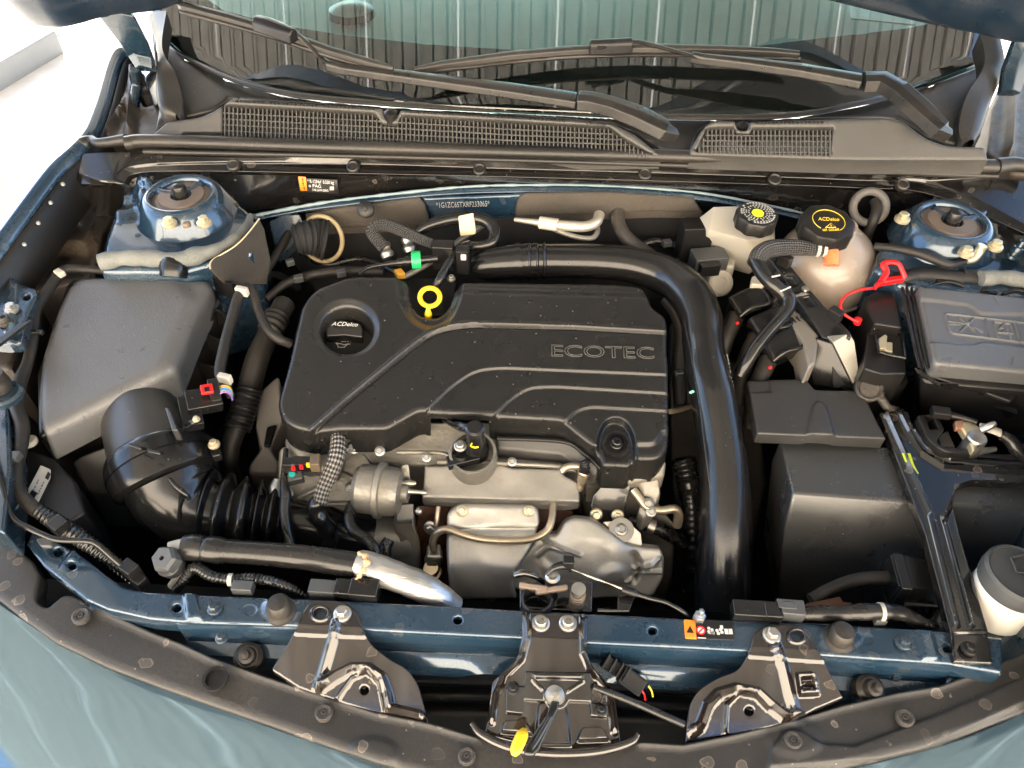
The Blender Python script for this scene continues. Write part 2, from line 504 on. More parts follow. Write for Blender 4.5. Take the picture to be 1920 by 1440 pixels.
PLASTIC = mat('textured_black_plastic', (.024, .024, .0245), .33, bump=.3, bscale=1500, dust=.08, dscale=9, spec=.7, specks=0.3)
LIDP = mat('grained_grey_black_plastic', (.080, .081, .084), .32, bump=.5, bscale=900, dust=0, dscale=40, dcol=(.3, .29, .27), spec=.7, specks=0.3, var=.08)
COVERP = mat('engine_cover_plastic', (.0125, .012, .0115), .27, bump=.22, bscale=1300, dust=0, dscale=30, dcol=(.2, .17, .14), rvar=.02, specks=0.4)
SATIN = mat('satin_black_plastic', (.008, .008, .0083), .2, bump=.06, bscale=500, dust=.03, rvar=.05, specks=0.2)
DARK = mat('dark_plastic', (.008, .008, .0085), .34, bump=.1, dust=.06, spec=.35)
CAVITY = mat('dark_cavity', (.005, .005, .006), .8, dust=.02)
BATP = mat('glossy_battery_plastic', (.03, .03, .03), .3, bump=.2, bscale=900, dust=0, dscale=20, spec=1.0, specks=.4)
RUBBER = mat('black_rubber', (.010, .0095, .009), .42, bump=.1, bscale=300, dust=.2)
HOSE = mat('hose_rubber', (.010, .010, .010), .27, bump=.08, bscale=400, dust=.05, specks=0.3)
TAPE = mat('cloth_tape', (.011, .010, .0095), .5, bump=.5, bscale=700, dust=.12, spec=.4)
DUSTY = mat('dusty_black_plastic', (.020, .019, .018), .5, bump=.25, bscale=900, dust=.5, dscale=7, dcol=(.20, .165, .135), stain=.8)
STRIPM = mat('weathered_grey_black_plastic', (.022, .021, .020), .42, bump=.35, bscale=1100, dust=.25, dscale=6, dcol=(.17, .15, .13), stain=.55, specks=0.4)
SEAL = mat('weather_seal', (.012, .0115, .011), .4, bump=.1, dust=.22, dscale=5, dcol=(.16, .13, .10))
APRON = mat('black_cowl_plastic', (.014, .0135, .013), .38, bump=.15, bscale=900, dust=.12, dscale=8, dcol=(.17, .145, .12), specks=.4)
COWLM = mat('cowl_plastic', (.046, .045, .043), .42, bump=.15, bscale=900, dust=.16, dscale=5, dcol=(.17, .145, .12))
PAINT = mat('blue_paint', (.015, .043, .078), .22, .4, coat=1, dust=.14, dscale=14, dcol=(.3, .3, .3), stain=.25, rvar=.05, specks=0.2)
PAINTC = mat('lit_blue_paint', (.112, .185, .232), .07, .65, coat=1, rvar=.02, var=.05)  # same body blue, paled so its colour carries the bright reflections
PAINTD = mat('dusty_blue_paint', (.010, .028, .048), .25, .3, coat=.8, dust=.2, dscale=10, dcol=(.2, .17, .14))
ECOAT = mat('black_enamel', (.006, .0055, .0052), .15, coat=.8, dust=.06, dscale=12, dcol=(.24, .21, .18), rvar=.06, stain=.3, specks=0.3)
BRKT = mat('brown_black_enamel', (.010, .0068, .0052), .13, coat=1, dust=.06, dscale=10, dcol=(.26, .23, .2), rvar=.05, stain=.2)
CAST = mat('cast_aluminium', (.27, .255, .225), .45, .75, bump=.8, bscale=170, dust=.8, dscale=30, dcol=(.17, .14, .10))
ALU = mat('aluminium_sheet', (.235, .225, .205), .45, .8, bump=.12, bscale=200, dust=.9, dscale=55, dcol=(.17, .155, .13))
FOIL = mat('heat_shield_foil', (.52, .495, .44), .4, .75, bump=.4, bscale=60, dust=.45, dscale=26, dcol=(.24, .21, .17))
FOILB = mat('foil_sleeve', (.45, .45, .45), .33, 1, bump=.6, bscale=60, brush=(1, 9, 9), rvar=.1, dust=.5, dscale=30, dcol=(.36, .31, .24))
STEEL = mat('zinc_steel', (.46, .44, .40), .34, 1, dust=.3, dscale=60, dcol=(.3, .26, .2))
GOLD = mat('yellow_zinc', (.62, .54, .36), .38, .8, dust=.45, dscale=80, dcol=(.42, .36, .27))
PIPE = mat('tan_steel_pipe', (.52, .43, .31), .34, .9, dust=.3, dscale=40, dcol=(.26, .16, .09))
RUST = mat('rusted_iron', (.075, .028, .014), .75, .1, bump=.5, bscale=300, var=.4)
RUSTL = mat('brown_washer_steel', (.20, .16, .13), .55, .5, bump=.2, dust=.6, dscale=40, dcol=(.2, .13, .09))
WHITE = mat('cream_plastic', (.46, .43, .37), .42, sss=.3, ssc=(1, .85, .6))
TANK = mat('translucent_tank', (.33, .28, .24), .25, sss=.6, ssc=(1, .5, .3), coat=.3)
ORANGE = mat('orange_coolant_plastic', (.85, .20, .07), .3, sss=.4)
YELLOW = mat('yellow_plastic', (.85, .50, .012), .38)
RED = mat('red_plastic', (.70, .012, .014), .35)
GREEN = mat('green_plastic', (.012, .42, .12), .4)
BLUEP = mat('blue_plastic', (.01, .30, .75), .4)
GREYP = mat('grey_plastic', (.06, .063, .066), .42)
WPRINT = mat('white_print', (.6, .59, .56), .6)
GPRINT = mat('grey_print', (.35, .34, .32), .5)
YPRINT = mat('yellow_print', (.80, .58, .05), .6)
ORPRINT = mat('orange_print', (.85, .24, .02), .5)
BPRINT = mat('black_print', (.01, .01, .01), .4)
MASK = mat('masking_tape', (.66, .56, .36), .7, bump=.2, bscale=300)
FELT = mat('brown_felt', (.05, .042, .034), .9, bump=.9, bscale=420, dust=.25, dscale=12, dcol=(.12, .10, .08), var=.3)
FOAM = mat('grey_foam', (.16, .165, .155), .85, bump=1, bscale=330, var=.5, dust=.4, dscale=90, dcol=(.06, .08, .09))
MUD = mat('muddy_metal', (.016, .014, .013), .5, bump=.4, bscale=120, dust=.6, dscale=22, dcol=(.17, .12, .075))
COPPER = mat('copper', (.62, .32, .20), .4, .9)
BRAID1 = braid('woven_sleeve', (.010, .010, .010), (.30, .28, .25), 560, 22)
BRAID2 = braid('braided_hose', (.012, .012, .012), (.09, .085, .08), 900, 30)

# ============================================================ the setting
def concrete():
    m = mat('sunlit_concrete', (.54, .50, .44), .85, bump=.3, bscale=60, var=.18, dust=.3, dscale=2, dcol=(.30, .25, .2))
    return m
CONC = concrete()
ground = struct(mk('ground', [(-60, -60, 0), (60, -60, 0), (60, 60, 0), (-60, 60, 0)], [(0, 1, 2, 3)], CONC))
K = [A(-60, 118, .10), A(84, 44, .10), A(104, 56, .10), A(-60, 150, .10)]
kerb = struct(loft('kerb', [K, [Vector((v.x, v.y, -.05)) for v in K]], mat('painted_kerb', (.2, .205, .21), .7, var=.1, bump=.2, bscale=80), bevel=.012))
for q_, n_ in (([(-60, 152), (104, 58), (112, 64), (-60, 182)], 'painted_shadow'), ([(-60, 285), (0, 329), (48, 374), (24, 410), (-60, 345)], 'painted_shadow')):
    struct(mk(n_, [A(*p_, .004) for p_ in q_], [tuple(range(len(q_)))], mat('painted_shadow_brown', (.075, .06, .05), .9, bump=.5, bscale=40, var=.3)))  # brown patches paint the shadow bands onto the ground
# ribbed sheet roof of the carport the car stands under (seen mirrored in the windscreen and the paint)
ROOFM = mat('galvanised_roof_sheet', (.42, .41, .385), .6, .0, var=.2, bump=.3, bscale=150, dust=.3, dscale=120, dcol=(.2, .19, .17))
V, Fc = [], []
x = -2.4
prof = []
while x < 2.4:
    prof += [(x, 0), (x + .004, .05), (x + .012, .05), (x + .016, -.012), (x + .030, -.012), (x + .034, 0), (x + .055, 0), (x + .064, 0), (x + .085, 0), (x + .088, .03), (x + .094, .03), (x + .097, 0)]
    x += .155
for (a, b) in prof:
    V += [(a, -1.7, 2.6 + b), (a, 6, 2.6 + b)]
for i in range(len(prof) - 1): Fc.append((2 * i, 2 * i + 1, 2 * i + 3, 2 * i + 2))
roof = struct(mk('roof', V, Fc, ROOFM, smooth=False))
# narrow translucent strips added in place of daylight gaps, for bright reflected lines
m_ = bpy.data.materials.new('daylight_gap_strip'); m_.use_nodes = True; N_ = m_.node_tree.nodes; N_.remove(N_['Principled BSDF'])
d_ = N_.new('ShaderNodeBsdfDiffuse'); d_.inputs[0].default_value = (.5, .5, .47, 1); t_ = N_.new('ShaderNodeBsdfTranslucent'); t_.inputs[0].default_value = (.75, .74, .68, 1); x_ = N_.new('ShaderNodeMixShader'); x_.inputs[0].default_value = .7
L_ = m_.node_tree.links; L_.new(d_.outputs[0], x_.inputs[1]); L_.new(t_.outputs[0], x_.inputs[2]); L_.new(x_.outputs[0], N_['Material Output'].inputs[0])
roof.data.materials.append(m_)
for p_ in roof.data.polygons:
    i_ = p_.index % 12
    if i_ == 6 and (p_.index // 12) % 3 == 0: p_.material_index = 1
for (a, b) in ((-2.35, -1.6), (2.4, -1.6), (-2.35, 5.9), (2.4, 5.9)):
    struct(block('column', (a, b, 1.3), (.08, .08, 2.6), ROOFM, bevel=.004))

# unseen pale wall added to bounce warm sunlight onto front edges in the bay
struct(block('bounce_wall', (0, -5.1, 2.6), (18, .3, 5.4), mat('bounce_wall_cream', (.86, .75, .60), .9, bump=.4, bscale=30, var=.08), bevel=0))

# ============================================================ windscreen, cowl, wipers
WS = ZF(lambda x, y: 1.0 + .53 * (y - (.70 + .38 * x * x)))
WSL = ZF(lambda x, y: .993 + .53 * (y - (.70 + .38 * x * x)))
def glassmat():
    m = bpy.data.materials.new('windscreen_glass'); m.use_nodes = True
    t = m.node_tree; N = t.nodes; L = t.links; N.remove(N['Principled BSDF'])
    fr = N.new('ShaderNodeFresnel'); fr.inputs[0].default_value = 2.0
    g = N.new('ShaderNodeBsdfGlossy'); g.inputs['Roughness'].default_value = .012
    tr = N.new('ShaderNodeBsdfTransparent'); tr.inputs[0].default_value = (.50, .82, .76, 1)
    df = N.new('ShaderNodeBsdfDiffuse'); df.inputs[0].default_value = (.4, .38, .35, 1)
    mx = N.new('ShaderNodeMixShader'); L.new(fr.outputs[0], mx.inputs[0]); L.new(tr.outputs[0], mx.inputs[1]); L.new(g.outputs[0], mx.inputs[2])
    n = N.new('ShaderNodeTexNoise'); n.inputs['Scale'].default_value = 350; tc = N.new('ShaderNodeTexCoord'); L.new(tc.outputs['Object'], n.inputs['Vector'])
    r = N.new('ShaderNodeMapRange'); r.inputs[1].default_value = .5; r.inputs[2].default_value = .8; r.inputs[4].default_value = .07; L.new(n.outputs[0], r.inputs[0])
    m2 = N.new('ShaderNodeMixShader'); L.new(r.outputs[0], m2.inputs[0]); L.new(mx.outputs[0], m2.inputs[1]); L.new(df.outputs[0], m2.inputs[2])
    L.new(m2.outputs[0], N['Material Output'].inputs[0])
    return m
GLASS = glassmat()
FRIT = mat('black_frit', (.006, .006, .006), .6)
DASHM = mat('dashboard_vinyl', (.42, .47, .46), .6, var=.12)
wsb = [(300, 60), (345, 100), (430, 142), (520, 168), (600, 180), (760, 193), (960, 203), (1210, 214), (1400, 216), (1500, 210), (1610, 190), (1700, 168), (1845, 112)]
wind = thing('windscreen', 'dark tinted windscreen mirroring the ribbed carport roof', 'windscreen', A(960, 203, 1.0))
glass = relief('glass', wsb + [(1960, -120), (1500, -200), (960, -220), (400, -200), (230, -120)], WS, GLASS, wind, step=22, r=3, skirt=.006)
clear = [(330, -40), (420, 18), (520, 45), (640, 64), (800, 82), (960, 92), (1120, 98), (1280, 95), (1420, 84), (1560, 68), (1700, 52), (1746, 42), (1752, 20), (1700, -60)]
relief('frit_band', wsb + [(1960, -120)] + clear[::-1] + [(230, -120)], WSL, FRIT, wind, step=22, r=2, skirt=0)
dash = thing('dashboard', 'pale grey dashboard top seen through the windscreen', 'dashboard', (0, 1.1, .9))
V = []; Fc = []
for j, yy in enumerate(np.linspace(.80, 1.7, 12)):
    for i, xx in enumerate(np.linspace(-.68, .72, 25)):
        hump = .05 * math.exp(-((xx - .32) / .2) ** 2) * math.exp(-((yy - 1.15) / .16) ** 2)
        V.append((xx, yy + .25 * xx * xx, .965 + .06 * min(1, (yy - .8) / .3) + hump - .9 * max(0, yy - 1.3)))
for j in range(11):
    for i in range(24): Fc.append((j * 25 + i, j * 25 + i + 1, (j + 1) * 25 + i + 1, (j + 1) * 25 + i))
mk('dash_top', V, Fc, DASHM, dash)
tag(slab('paper', [(1590, -12), (1720, -4), (1716, 46), (1596, 34)], 1.05, .002, WPRINT, None, bevel=0), 'white paper lying on the dashboard behind the windscreen', 'paper')
tag(lathe('dash_sensor', A(660, 30, 1.0), [(.04, 0), (.038, .012), (.02, .02), (0, .021)], DARK, n=24), 'dark oval sensor dome on the dashboard', 'sensor')

# black moulding along the foot of the glass
mold = thing('windscreen_moulding', 'curved black rubber moulding around the foot of the windscreen', 'moulding', A(960, 208, .99))
tube('moulding_strip', [(x_, y_ + 4, .992, 7) for x_, y_ in wsb], SEAL, mold, n=8, res=4, flatten=.6)
# sloping plastic between glass and grille
apron = thing('cowl_apron', 'smooth black plastic cowl panel below the windscreen glass', 'cowl panel', A(400, 200, .97))
pl_ap = ZF(lambda x, y: .955 + .28 * (y - .62 - .25 * x * x))
relief('panel', [(300, 68), (345, 108), (430, 150), (520, 176), (600, 188), (760, 201), (960, 211), (1210, 222), (1400, 224), (1500, 218), (1610, 198), (1700, 176), (1845, 120), (1858, 170), (1840, 250), (1790, 268), (1740, 254), (1692, 224), (1655, 218), (1345, 222), (1312, 240), (1290, 282), (1252, 284), (1192, 248), (1150, 229), (1070, 221), (740, 199), (432, 183), (398, 205), (308, 226), (290, 250), (306, 150)],
       pl_ap, APRON, apron, step=14, r=4, skirt=.02)
# grilles
def grille(root, outline, lat, pl, lip):
    relief('grille_frame', outline, pl, COWLM, root, step=7, r=5, skirt=.02, holes=[lat])
    V = np.array(lat, float)
    base = [A(x_, y_, .925) for x_, y_ in lat]
    mk('grille_floor', base, [tuple(range(len(base)))], CAVITY, root)
    x0, x1 = V[:, 0].min(), V[:, 0].max()
    def yspan(xq):
        ys = []
        for i in range(len(V)):
            a, b = V[i], V[(i + 1) % len(V)]
            if (a[0] - xq) * (b[0] - xq) <= 0 and a[0] != b[0]: ys.append(a[1] + (b[1] - a[1]) * (xq - a[0]) / (b[0] - a[0]))
        return (min(ys), max(ys)) if len(ys) > 1 else None
    xq = x0 + 5; me = None
    while xq < x1 - 3:
        s = yspan(xq)
        if s and s[1] - s[0] > 4:
            P = pl(np.array([(xq, s[0] - 1), (xq, s[1] + 1)], float))
            a, b = Vector(P[0]), Vector(P[1]); c = (a + b) / 2; d = b - a
            if me is None:
                o = block('grille_bar', (0, 0, 0), (1, 1, 1), COWLM, None, bevel=0); me = o.data; bpy.data.objects.remove(o)
            o = bpy.data.objects.new('grille_bar', me); COL.objects.link(o); o.parent = root
            o.matrix_basis = Matrix.Translation(c - root.location - Vector((0, 0, .005))) @ d.to_track_quat('Y', 'Z').to_matrix().to_4x4() @ Matrix.Diagonal((.0017, d.length, .008, 1))
        xq += 7.9
    rows = lip
    for q in rows:
        L_ = resample(np.array(q, float), 30, False)
        W = pl(L_)
        tube('grille_rail', [(*v, .0014) for v in (W - np.array([0, 0, .004]))], COWLM, root, n=6, res=2, world=True)
pl_g = Plane((420, 200, .985), (1060, 240, .985), (700, 285, .945))
g1 = thing('cowl_grille', 'long slotted black cowl grille in front of the dashboard', 'grille', A(760, 250, .95))
lat1 = [(416, 196), (700, 212), (716, 232), (745, 234), (752, 216), (960, 228), (1142, 238), (1168, 258), (1222, 290), (330, 266), (345, 250), (416, 250)]
grille(g1, [(285, 252, 6), (312, 228, 10), (372, 220, 10), (400, 208, 8), (432, 186, 6), (640, 198), (716, 203, 3), (724, 224, 5), (740, 224, 5), (752, 206, 3), (1070, 224), (1150, 232, 10), (1190, 252, 10), (1240, 292), (1000, 296), (640, 285), (285, 276)], lat1, pl_g,
       [[(418 - (40 if k_ > 3 else 0), 207 + 11 * k_), (700, 222 + 11 * k_), (960, 238 + 10.5 * k_), (1150 + 14 * k_, 247 + 10 * k_)] for k_ in range(5)])
lat2 = [(1326, 240), (1376, 238), (1382, 250), (1406, 252), (1412, 240), (1562, 240), (1556, 288), (1306, 282)]
g2 = thing('cowl_grille', 'short black cowl grille with a smooth plain end near coolant tank', 'grille', A(1500, 265, .95))
grille(g2, [(1294, 284), (1312, 250, 8), (1325, 234, 8), (1340, 226, 8), (1378, 227, 3), (1384, 244, 5), (1402, 244, 5), (1408, 228, 3), (1660, 220, 8), (1692, 226, 14), (1740, 262, 30), (1780, 274, 12), (1848, 276, 6), (1854, 302), (1600, 302), (1294, 292)], lat2, pl_g,
       [[(1324 - 4 * k_, 249 + 10 * k_), (1560 - k_, 250 + 10.5 * k_)] for k_ in range(4)])
for (x0, y0, x1, y1, par_, n_) in ((440, 190, 705, 205, g1, 34), (760, 209, 1060, 227, g1, 39), (1415, 231, 1545, 230, g2, 17)):
    for i in range(n_):
        t = (i + .5) / n_; px_, py_ = x0 + (x1 - x0) * t, y0 + (y1 - y0) * t
        W = Vector(pl_g(np.array([(px_, py_)]))[0])
        block('vent_slot', W + Vector((0, 0, .0006)), (.0034, .0042, .002), CAVITY, par_, bevel=0)
for (x_, y_, pr_) in ((733, 216, g1), (1393, 240, g2)):
    lathe('washer_nozzle', A(x_, y_, .985), [(.011, -.01), (.0105, .004), (.006, .008), (0, .009)], DARK, pr_, n=16)

# wipers
def wiper(label, pv, el, mid, end, blade, hookx):
    t = thing('wiper', label, 'wiper', A(*pv), 'windscreen wipers')
    # arm head
    def bar(name, pts, m, thick, par_=None):
        Ls = []
        W = [(A(p[0], p[1], p[2]), p[3] * MM(p[0], p[1], p[2])) for p in pts]
        loops = []
        for i, (c, hw) in enumerate(W):
            d = (W[min(i + 1, len(W) - 1)][0] - W[max(i - 1, 0)][0]).normalized()
            s = d.cross(Vector((0, 0, 1))).normalized(); up = s.cross(d)
            loops.append([c + s * hw - up * thick, c + s * hw * .92 + up * thick * .5, c + s * hw * .4 + up * thick, c - s * hw * .4 + up * thick, c - s * hw * .92 + up * thick * .5, c - s * hw - up * thick])
        return loft(name, loops, m, par_ or t, bevel=.003, seg=3)
    bar('arm_head', pv_pts[label][0], SATIN2, .010)
    bar('arm', pv_pts[label][1], SATIN2, .007)
    tube('hook', pv_pts[label][2], SATIN2, t, n=8, flatten=.6)
    b = bar('blade', pv_pts[label][3], SEAL, .006)
    tube('rubber_edge', [(p[0] + 2, p[1] + p[3] + 3, p[2] - .006, 4) for p in pv_pts[label][3]], RUBBER, b, n=6, res=3)
    bar('blade_clip', pv_pts[label][4], DARK, .010, b)
    return t
SATIN2 = mat('satin_wiper_plastic', (.011, .0105, .010), .3, bump=.05, dust=.1, dscale=30)
WA = 'long black wiper arm whose blade leans towards the hood hinge and dashboard sensor'
WB = 'black wiper with its dusty blade lying across the middle of the glass'
pv_pts = {
 WA: ([(1256, 250, 1.0, 23), (1246, 240, 1.012, 26), (1200, 216, 1.022, 25), (1150, 198, 1.026, 22), (1110, 188, 1.026, 21), (1085, 186, 1.025, 22)],
      [(1082, 186, 1.023, 22), (960, 168, 1.03, 20), (800, 148, 1.04, 15), (640, 128, 1.05, 9), (612, 122, 1.052, 7)],
      [(640, 127, 1.05, 7), (606, 112, 1.056, 6), (575, 80, 1.075, 6), (548, 58, 1.09, 6), (520, 42, 1.098, 6)],
      [(338, 10, 1.095, 6), (345, 12, 1.098, 9), (430, 34, 1.09, 10), (520, 60, 1.08, 10), (620, 96, 1.065, 9), (700, 120, 1.055, 8), (738, 131, 1.05, 4)],
      [(482, 42, 1.092, 14), (505, 48, 1.094, 16), (552, 68, 1.088, 12)]),
 WB: ([(1770, 250, 1.015, 18), (1764, 240, 1.024, 22), (1730, 206, 1.036, 24), (1690, 170, 1.045, 25), (1655, 150, 1.048, 25), (1620, 150, 1.046, 22)],
      [(1614, 150, 1.044, 20), (1500, 130, 1.05, 17), (1400, 118, 1.056, 12), (1318, 110, 1.06, 8), (1296, 106, 1.062, 6)],
      [(1318, 110, 1.06, 7), (1280, 100, 1.066, 6), (1230, 86, 1.072, 6), (1190, 78, 1.074, 6), (1150, 84, 1.072, 6), (1120, 90, 1.07, 6)],
      [(775, 134, 1.04, 4), (830, 122, 1.045, 7), (960, 104, 1.055, 9), (1080, 94, 1.06, 10), (1200, 90, 1.062, 10), (1350, 93, 1.06, 9), (1450, 98, 1.056, 8), (1498, 103, 1.054, 6)],
      [(1105, 88, 1.068, 10), (1150, 86, 1.07, 12), (1185, 84, 1.07, 10)])}
for l in (WA, WB): wiper(l, pv_pts[l][0][0][:3], 0, 0, 0, 0, 0)

# cowl seal: rubber bulb strip
seal = thing('hood_seal', 'long dusty rubber hood seal strip running across the cowl', 'seal', A(960, 285, .95))
tube('bulb', [(236, 268, .952, 14), (300, 264, .953, 13), (640, 275, .955, 13), (960, 284, .956, 13), (1280, 293, .956, 13), (1600, 304, .955, 13), (1868, 312, .953, 14)], SEAL, seal, n=14, res=6, flatten=.9)
tube('lip', [(270, 284, .94, 5), (640, 292, .943, 5), (960, 300, .944, 5), (1280, 310, .944, 5), (1600, 321, .943, 5), (1870, 330, .94, 5)], SEAL, seal, n=8)
for p in ([(148, 284, .93, 9), (158, 270, .94, 14), (172, 262, .945, 8), (186, 268, .946, 9), (236, 262, .95, 11)], [(1868, 312, .953, 16), (1900, 308, .955, 14), (1930, 312, .955, 12)]):
    tube('seal_end', p, SEAL, seal, n=10)

# black plenum panel (stepped) under the seal
plen = thing('plenum_panel', 'black enamelled firewall plenum panel with two long pressed ribs', 'plenum panel', A(960, 330, .93))
cur = [
 [(120, 292, .935), (200, 286, .938), (330, 286, .938), (640, 294, .94), (960, 302, .942), (1280, 312, .942), (1600, 324, .94), (1850, 334, .938), (1960, 345, .93)],
 [(130, 318, .925), (205, 338, .925), (275, 307, .930), (640, 303, .933), (960, 312, .934), (1280, 321, .934), (1600, 333, .932), (1760, 343, .928), (1960, 440, .92)],
 [(135, 326, .922), (212, 343, .922), (280, 312, .926), (640, 308, .929), (960, 317, .930), (1280, 326, .930), (1600, 338, .928), (1755, 349, .924), (1960, 446, .918)],
 [(150, 345, .915), (226, 346, .918), (285, 322, .921), (640, 325, .924), (960, 332, .925), (1280, 341, .925), (1600, 352, .923), (1750, 366, .92), (1960, 455, .915)],
 [(152, 350, .908), (232, 350, .911), (290, 328, .914), (640, 330, .917), (960, 337, .918), (1280, 346, .918), (1600, 357, .916), (1746, 371, .912), (1960, 460, .908)],
 [(180, 405, .86), (318, 402, .845), (440, 398, .858), (640, 376, .875), (960, 350, .897), (1280, 362, .888), (1540, 414, .86), (1719, 428, .86), (1928, 512, .86)]]
def sheet(name, curves, m, par, n=60, sub=2, thick=0, smoothang=60):
    rows = []
    for c in curves:
        W = np.array([A(*p) for p in c]); rows.append(cat(W, max(2, n // (len(c) - 1))))
    rows = np.array(rows)
    nr, nc = rows.shape[:2]
    Fc = [(i * nc + j, (i + 1) * nc + j, (i + 1) * nc + j + 1, i * nc + j + 1) for i in range(nr - 1) for j in range(nc - 1)]
    return mk(name, rows.reshape(-1, 3), Fc, m, par, bevel=.0025, seg=3, angle=smoothang)
sheet('pressed_sheet', cur, ECOAT, plen, 80)
for (x_, y_) in ((438, 310), (662, 313), (899, 318), (1209, 327), (1452, 337), (1692, 346)):
    lathe('plug', A(x_, y_, .93), [(.0095, -.004), (.0095, .002), (.0075, .0035), (.006, .002), (0, .002)], RUBBER, plen, axis=(0, -.5, 1), n=18)
for (x_, y_, z_) in ((480, 335, .905),):
    pass
sticker = thing('refrigerant_label', 'black sticker with orange warning block and white print on plenum panel', 'sticker', A(600, 346, .90))
pl_st = Plane((560, 332, .917), (634, 334, .917), (562, 360, .893))
relief('backing', [(559, 331), (633, 335), (636, 361), (563, 358)], pl_st, BPRINT, sticker, step=12, r=1, skirt=.0005, h=[lambda P: P[:, 0] * 0 + .004], sdir=(0, .6, -.8))
pl_st.p = pl_st.p + pl_st.n * .0045
relief('warning_block', [(559, 331), (573, 332), (576, 358), (563, 357)], pl_st, ORPRINT, sticker, step=10, r=.6, skirt=.0004)
for k, (x_, y_) in enumerate(((562, 340), (563, 348), (565, 356))): text('print', '!', (x_ + 3, y_), (x_ + 6, y_), 6, pl_st, BPRINT, sticker)
text('print', '* R-1234yf  0.550 kg', (577, 342), (626, 345), 6, pl_st, WPRINT, sticker)
text('print', 'o PAG', (579, 350), (602, 352), 6, pl_st, WPRINT, sticker)
text('print', 'SAE J639 J2842', (586, 357), (616, 359), 4, pl_st, WPRINT, sticker)
relief('print_box', [(618, 350), (626, 350), (626, 357), (618, 357)], pl_st, GPRINT, sticker, step=8, r=.5, skirt=0)

# firewall: dark wall, blue flange, felt pads, number plate field
fw = thing('firewall', 'dark firewall behind the engine with a blue painted upper flange', 'firewall', A(900, 420, .6))
V = [(-.74, .70, .30), (.78, .70, .30), (.78, .70, .86), (.45, .70, .90), (-.3, .70, .90), (-.74, .70, .86)]
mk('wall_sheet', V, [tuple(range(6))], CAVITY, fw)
sheet('flange', [[(470, 402, .872), (560, 385, .882), (640, 373, .889), (800, 355, .899), (960, 347, .903), (1120, 348, .902), (1300, 359, .897), (1440, 384, .884), (1560, 414, .87)],
                 [(478, 414, .866), (565, 397, .876), (645, 386, .883), (800, 368, .893), (960, 361, .897), (1120, 363, .896), (1300, 374, .890), (1440, 398, .878), (1556, 426, .864)],
                 [(480, 418, .85), (565, 402, .86), (645, 391, .868), (800, 374, .878), (960, 367, .882), (1120, 369, .881), (1300, 380, .875), (1440, 404, .863), (1552, 432, .85)]], PAINT, fw, 60)
tube('seam_sealer', [(480, 404, .874, 3), (560, 388, .883, 3.5), (640, 375, .891, 2.5), (760, 361, .899, 3), (860, 351, .903, 2.5), (960, 347, .905, 2.5), (1120, 348, .904, 2), (1300, 360, .899, 2.5), (1440, 385, .886, 2.5), (1540, 408, .874, 2)], mat('seam_sealer', (.20, .26, .28), .6, bump=.6, bscale=200), fw, n=6, res=8, mod=lambda L_: 1 + .35 * np.sin(L_ * 210) * np.sin(L_ * 77))
pl_fw = Plane((600, 390, .876), (1200, 400, .868), (800, 440, .83))
pl_fw2 = Plane((600, 390, .872), (1200, 400, .864), (800, 440, .826))
pl_bk = Plane((600, 390, .868), (1200, 400, .860), (800, 440, .822))
relief('number_field', [(790, 372), (984, 364), (976, 404, 8), (812, 412, 8)], pl_fw2, PAINT, fw, step=9, r=4, skirt=.004)
text('stamped_number', '*1G1ZC6STXRF233065*', (818, 389), (918, 386), 10, pl_fw2, GPRINT, fw, lift=.0012)
relief('felt_pad', [(572, 404), (640, 390), (786, 372), (796, 384), (806, 414, 6), (790, 424), (576, 431)], pl_fw, FELT, fw, step=7, r=5, skirt=.012)
relief('felt_pad', [(966, 394), (970, 374, 8), (984, 364, 8), (1140, 362), (1300, 372), (1318, 400), (1225, 398), (1140, 402), (1030, 406), (968, 408, 6)], pl_fw, FELT, fw, step=7, r=5, skirt=.012)
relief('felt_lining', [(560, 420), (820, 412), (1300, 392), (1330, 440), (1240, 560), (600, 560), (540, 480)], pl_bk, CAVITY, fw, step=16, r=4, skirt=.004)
lathe('felt_clip', A(685, 393, .885), [(.0125, -.004), (.0125, .001), (.010, .0032), (.004, .0045), (.0035, .006), (0, .0062)], RUBBER, fw, axis=(0, -.75, .65), n=22)

# ============================================================ body: bay, front end, wings, towers, hood
def rows_mesh(name, rows, m, par, bevel=0, angle=50, closed=False):
    rows = np.array(rows); nr, nc = rows.shape[:2]
    Fc = [(i * nc + j, (i + 1) * nc + j, (i + 1) * nc + j + 1, i * nc + j + 1) for i in range(nr - 1) for j in range(nc - 1)]
    return mk(name, rows.reshape(-1, 3), Fc, m, par, bevel=bevel, seg=3, angle=angle)
bay = thing('engine_bay_tub', 'dark inner walls and undertray of the engine bay', 'engine bay', (0, .3, .36))
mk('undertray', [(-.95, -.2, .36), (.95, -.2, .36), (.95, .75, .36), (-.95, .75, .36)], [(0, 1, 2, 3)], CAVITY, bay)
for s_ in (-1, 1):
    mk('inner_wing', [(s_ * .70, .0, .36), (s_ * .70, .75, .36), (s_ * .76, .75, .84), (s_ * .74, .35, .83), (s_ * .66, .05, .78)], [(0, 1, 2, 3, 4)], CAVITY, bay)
mk('radiator_back', [(-.62, .055, .36), (.62, .055, .36), (.62, .055, .735), (-.62, .055, .735)], [(0, 1, 2, 3)], CAVITY, bay)

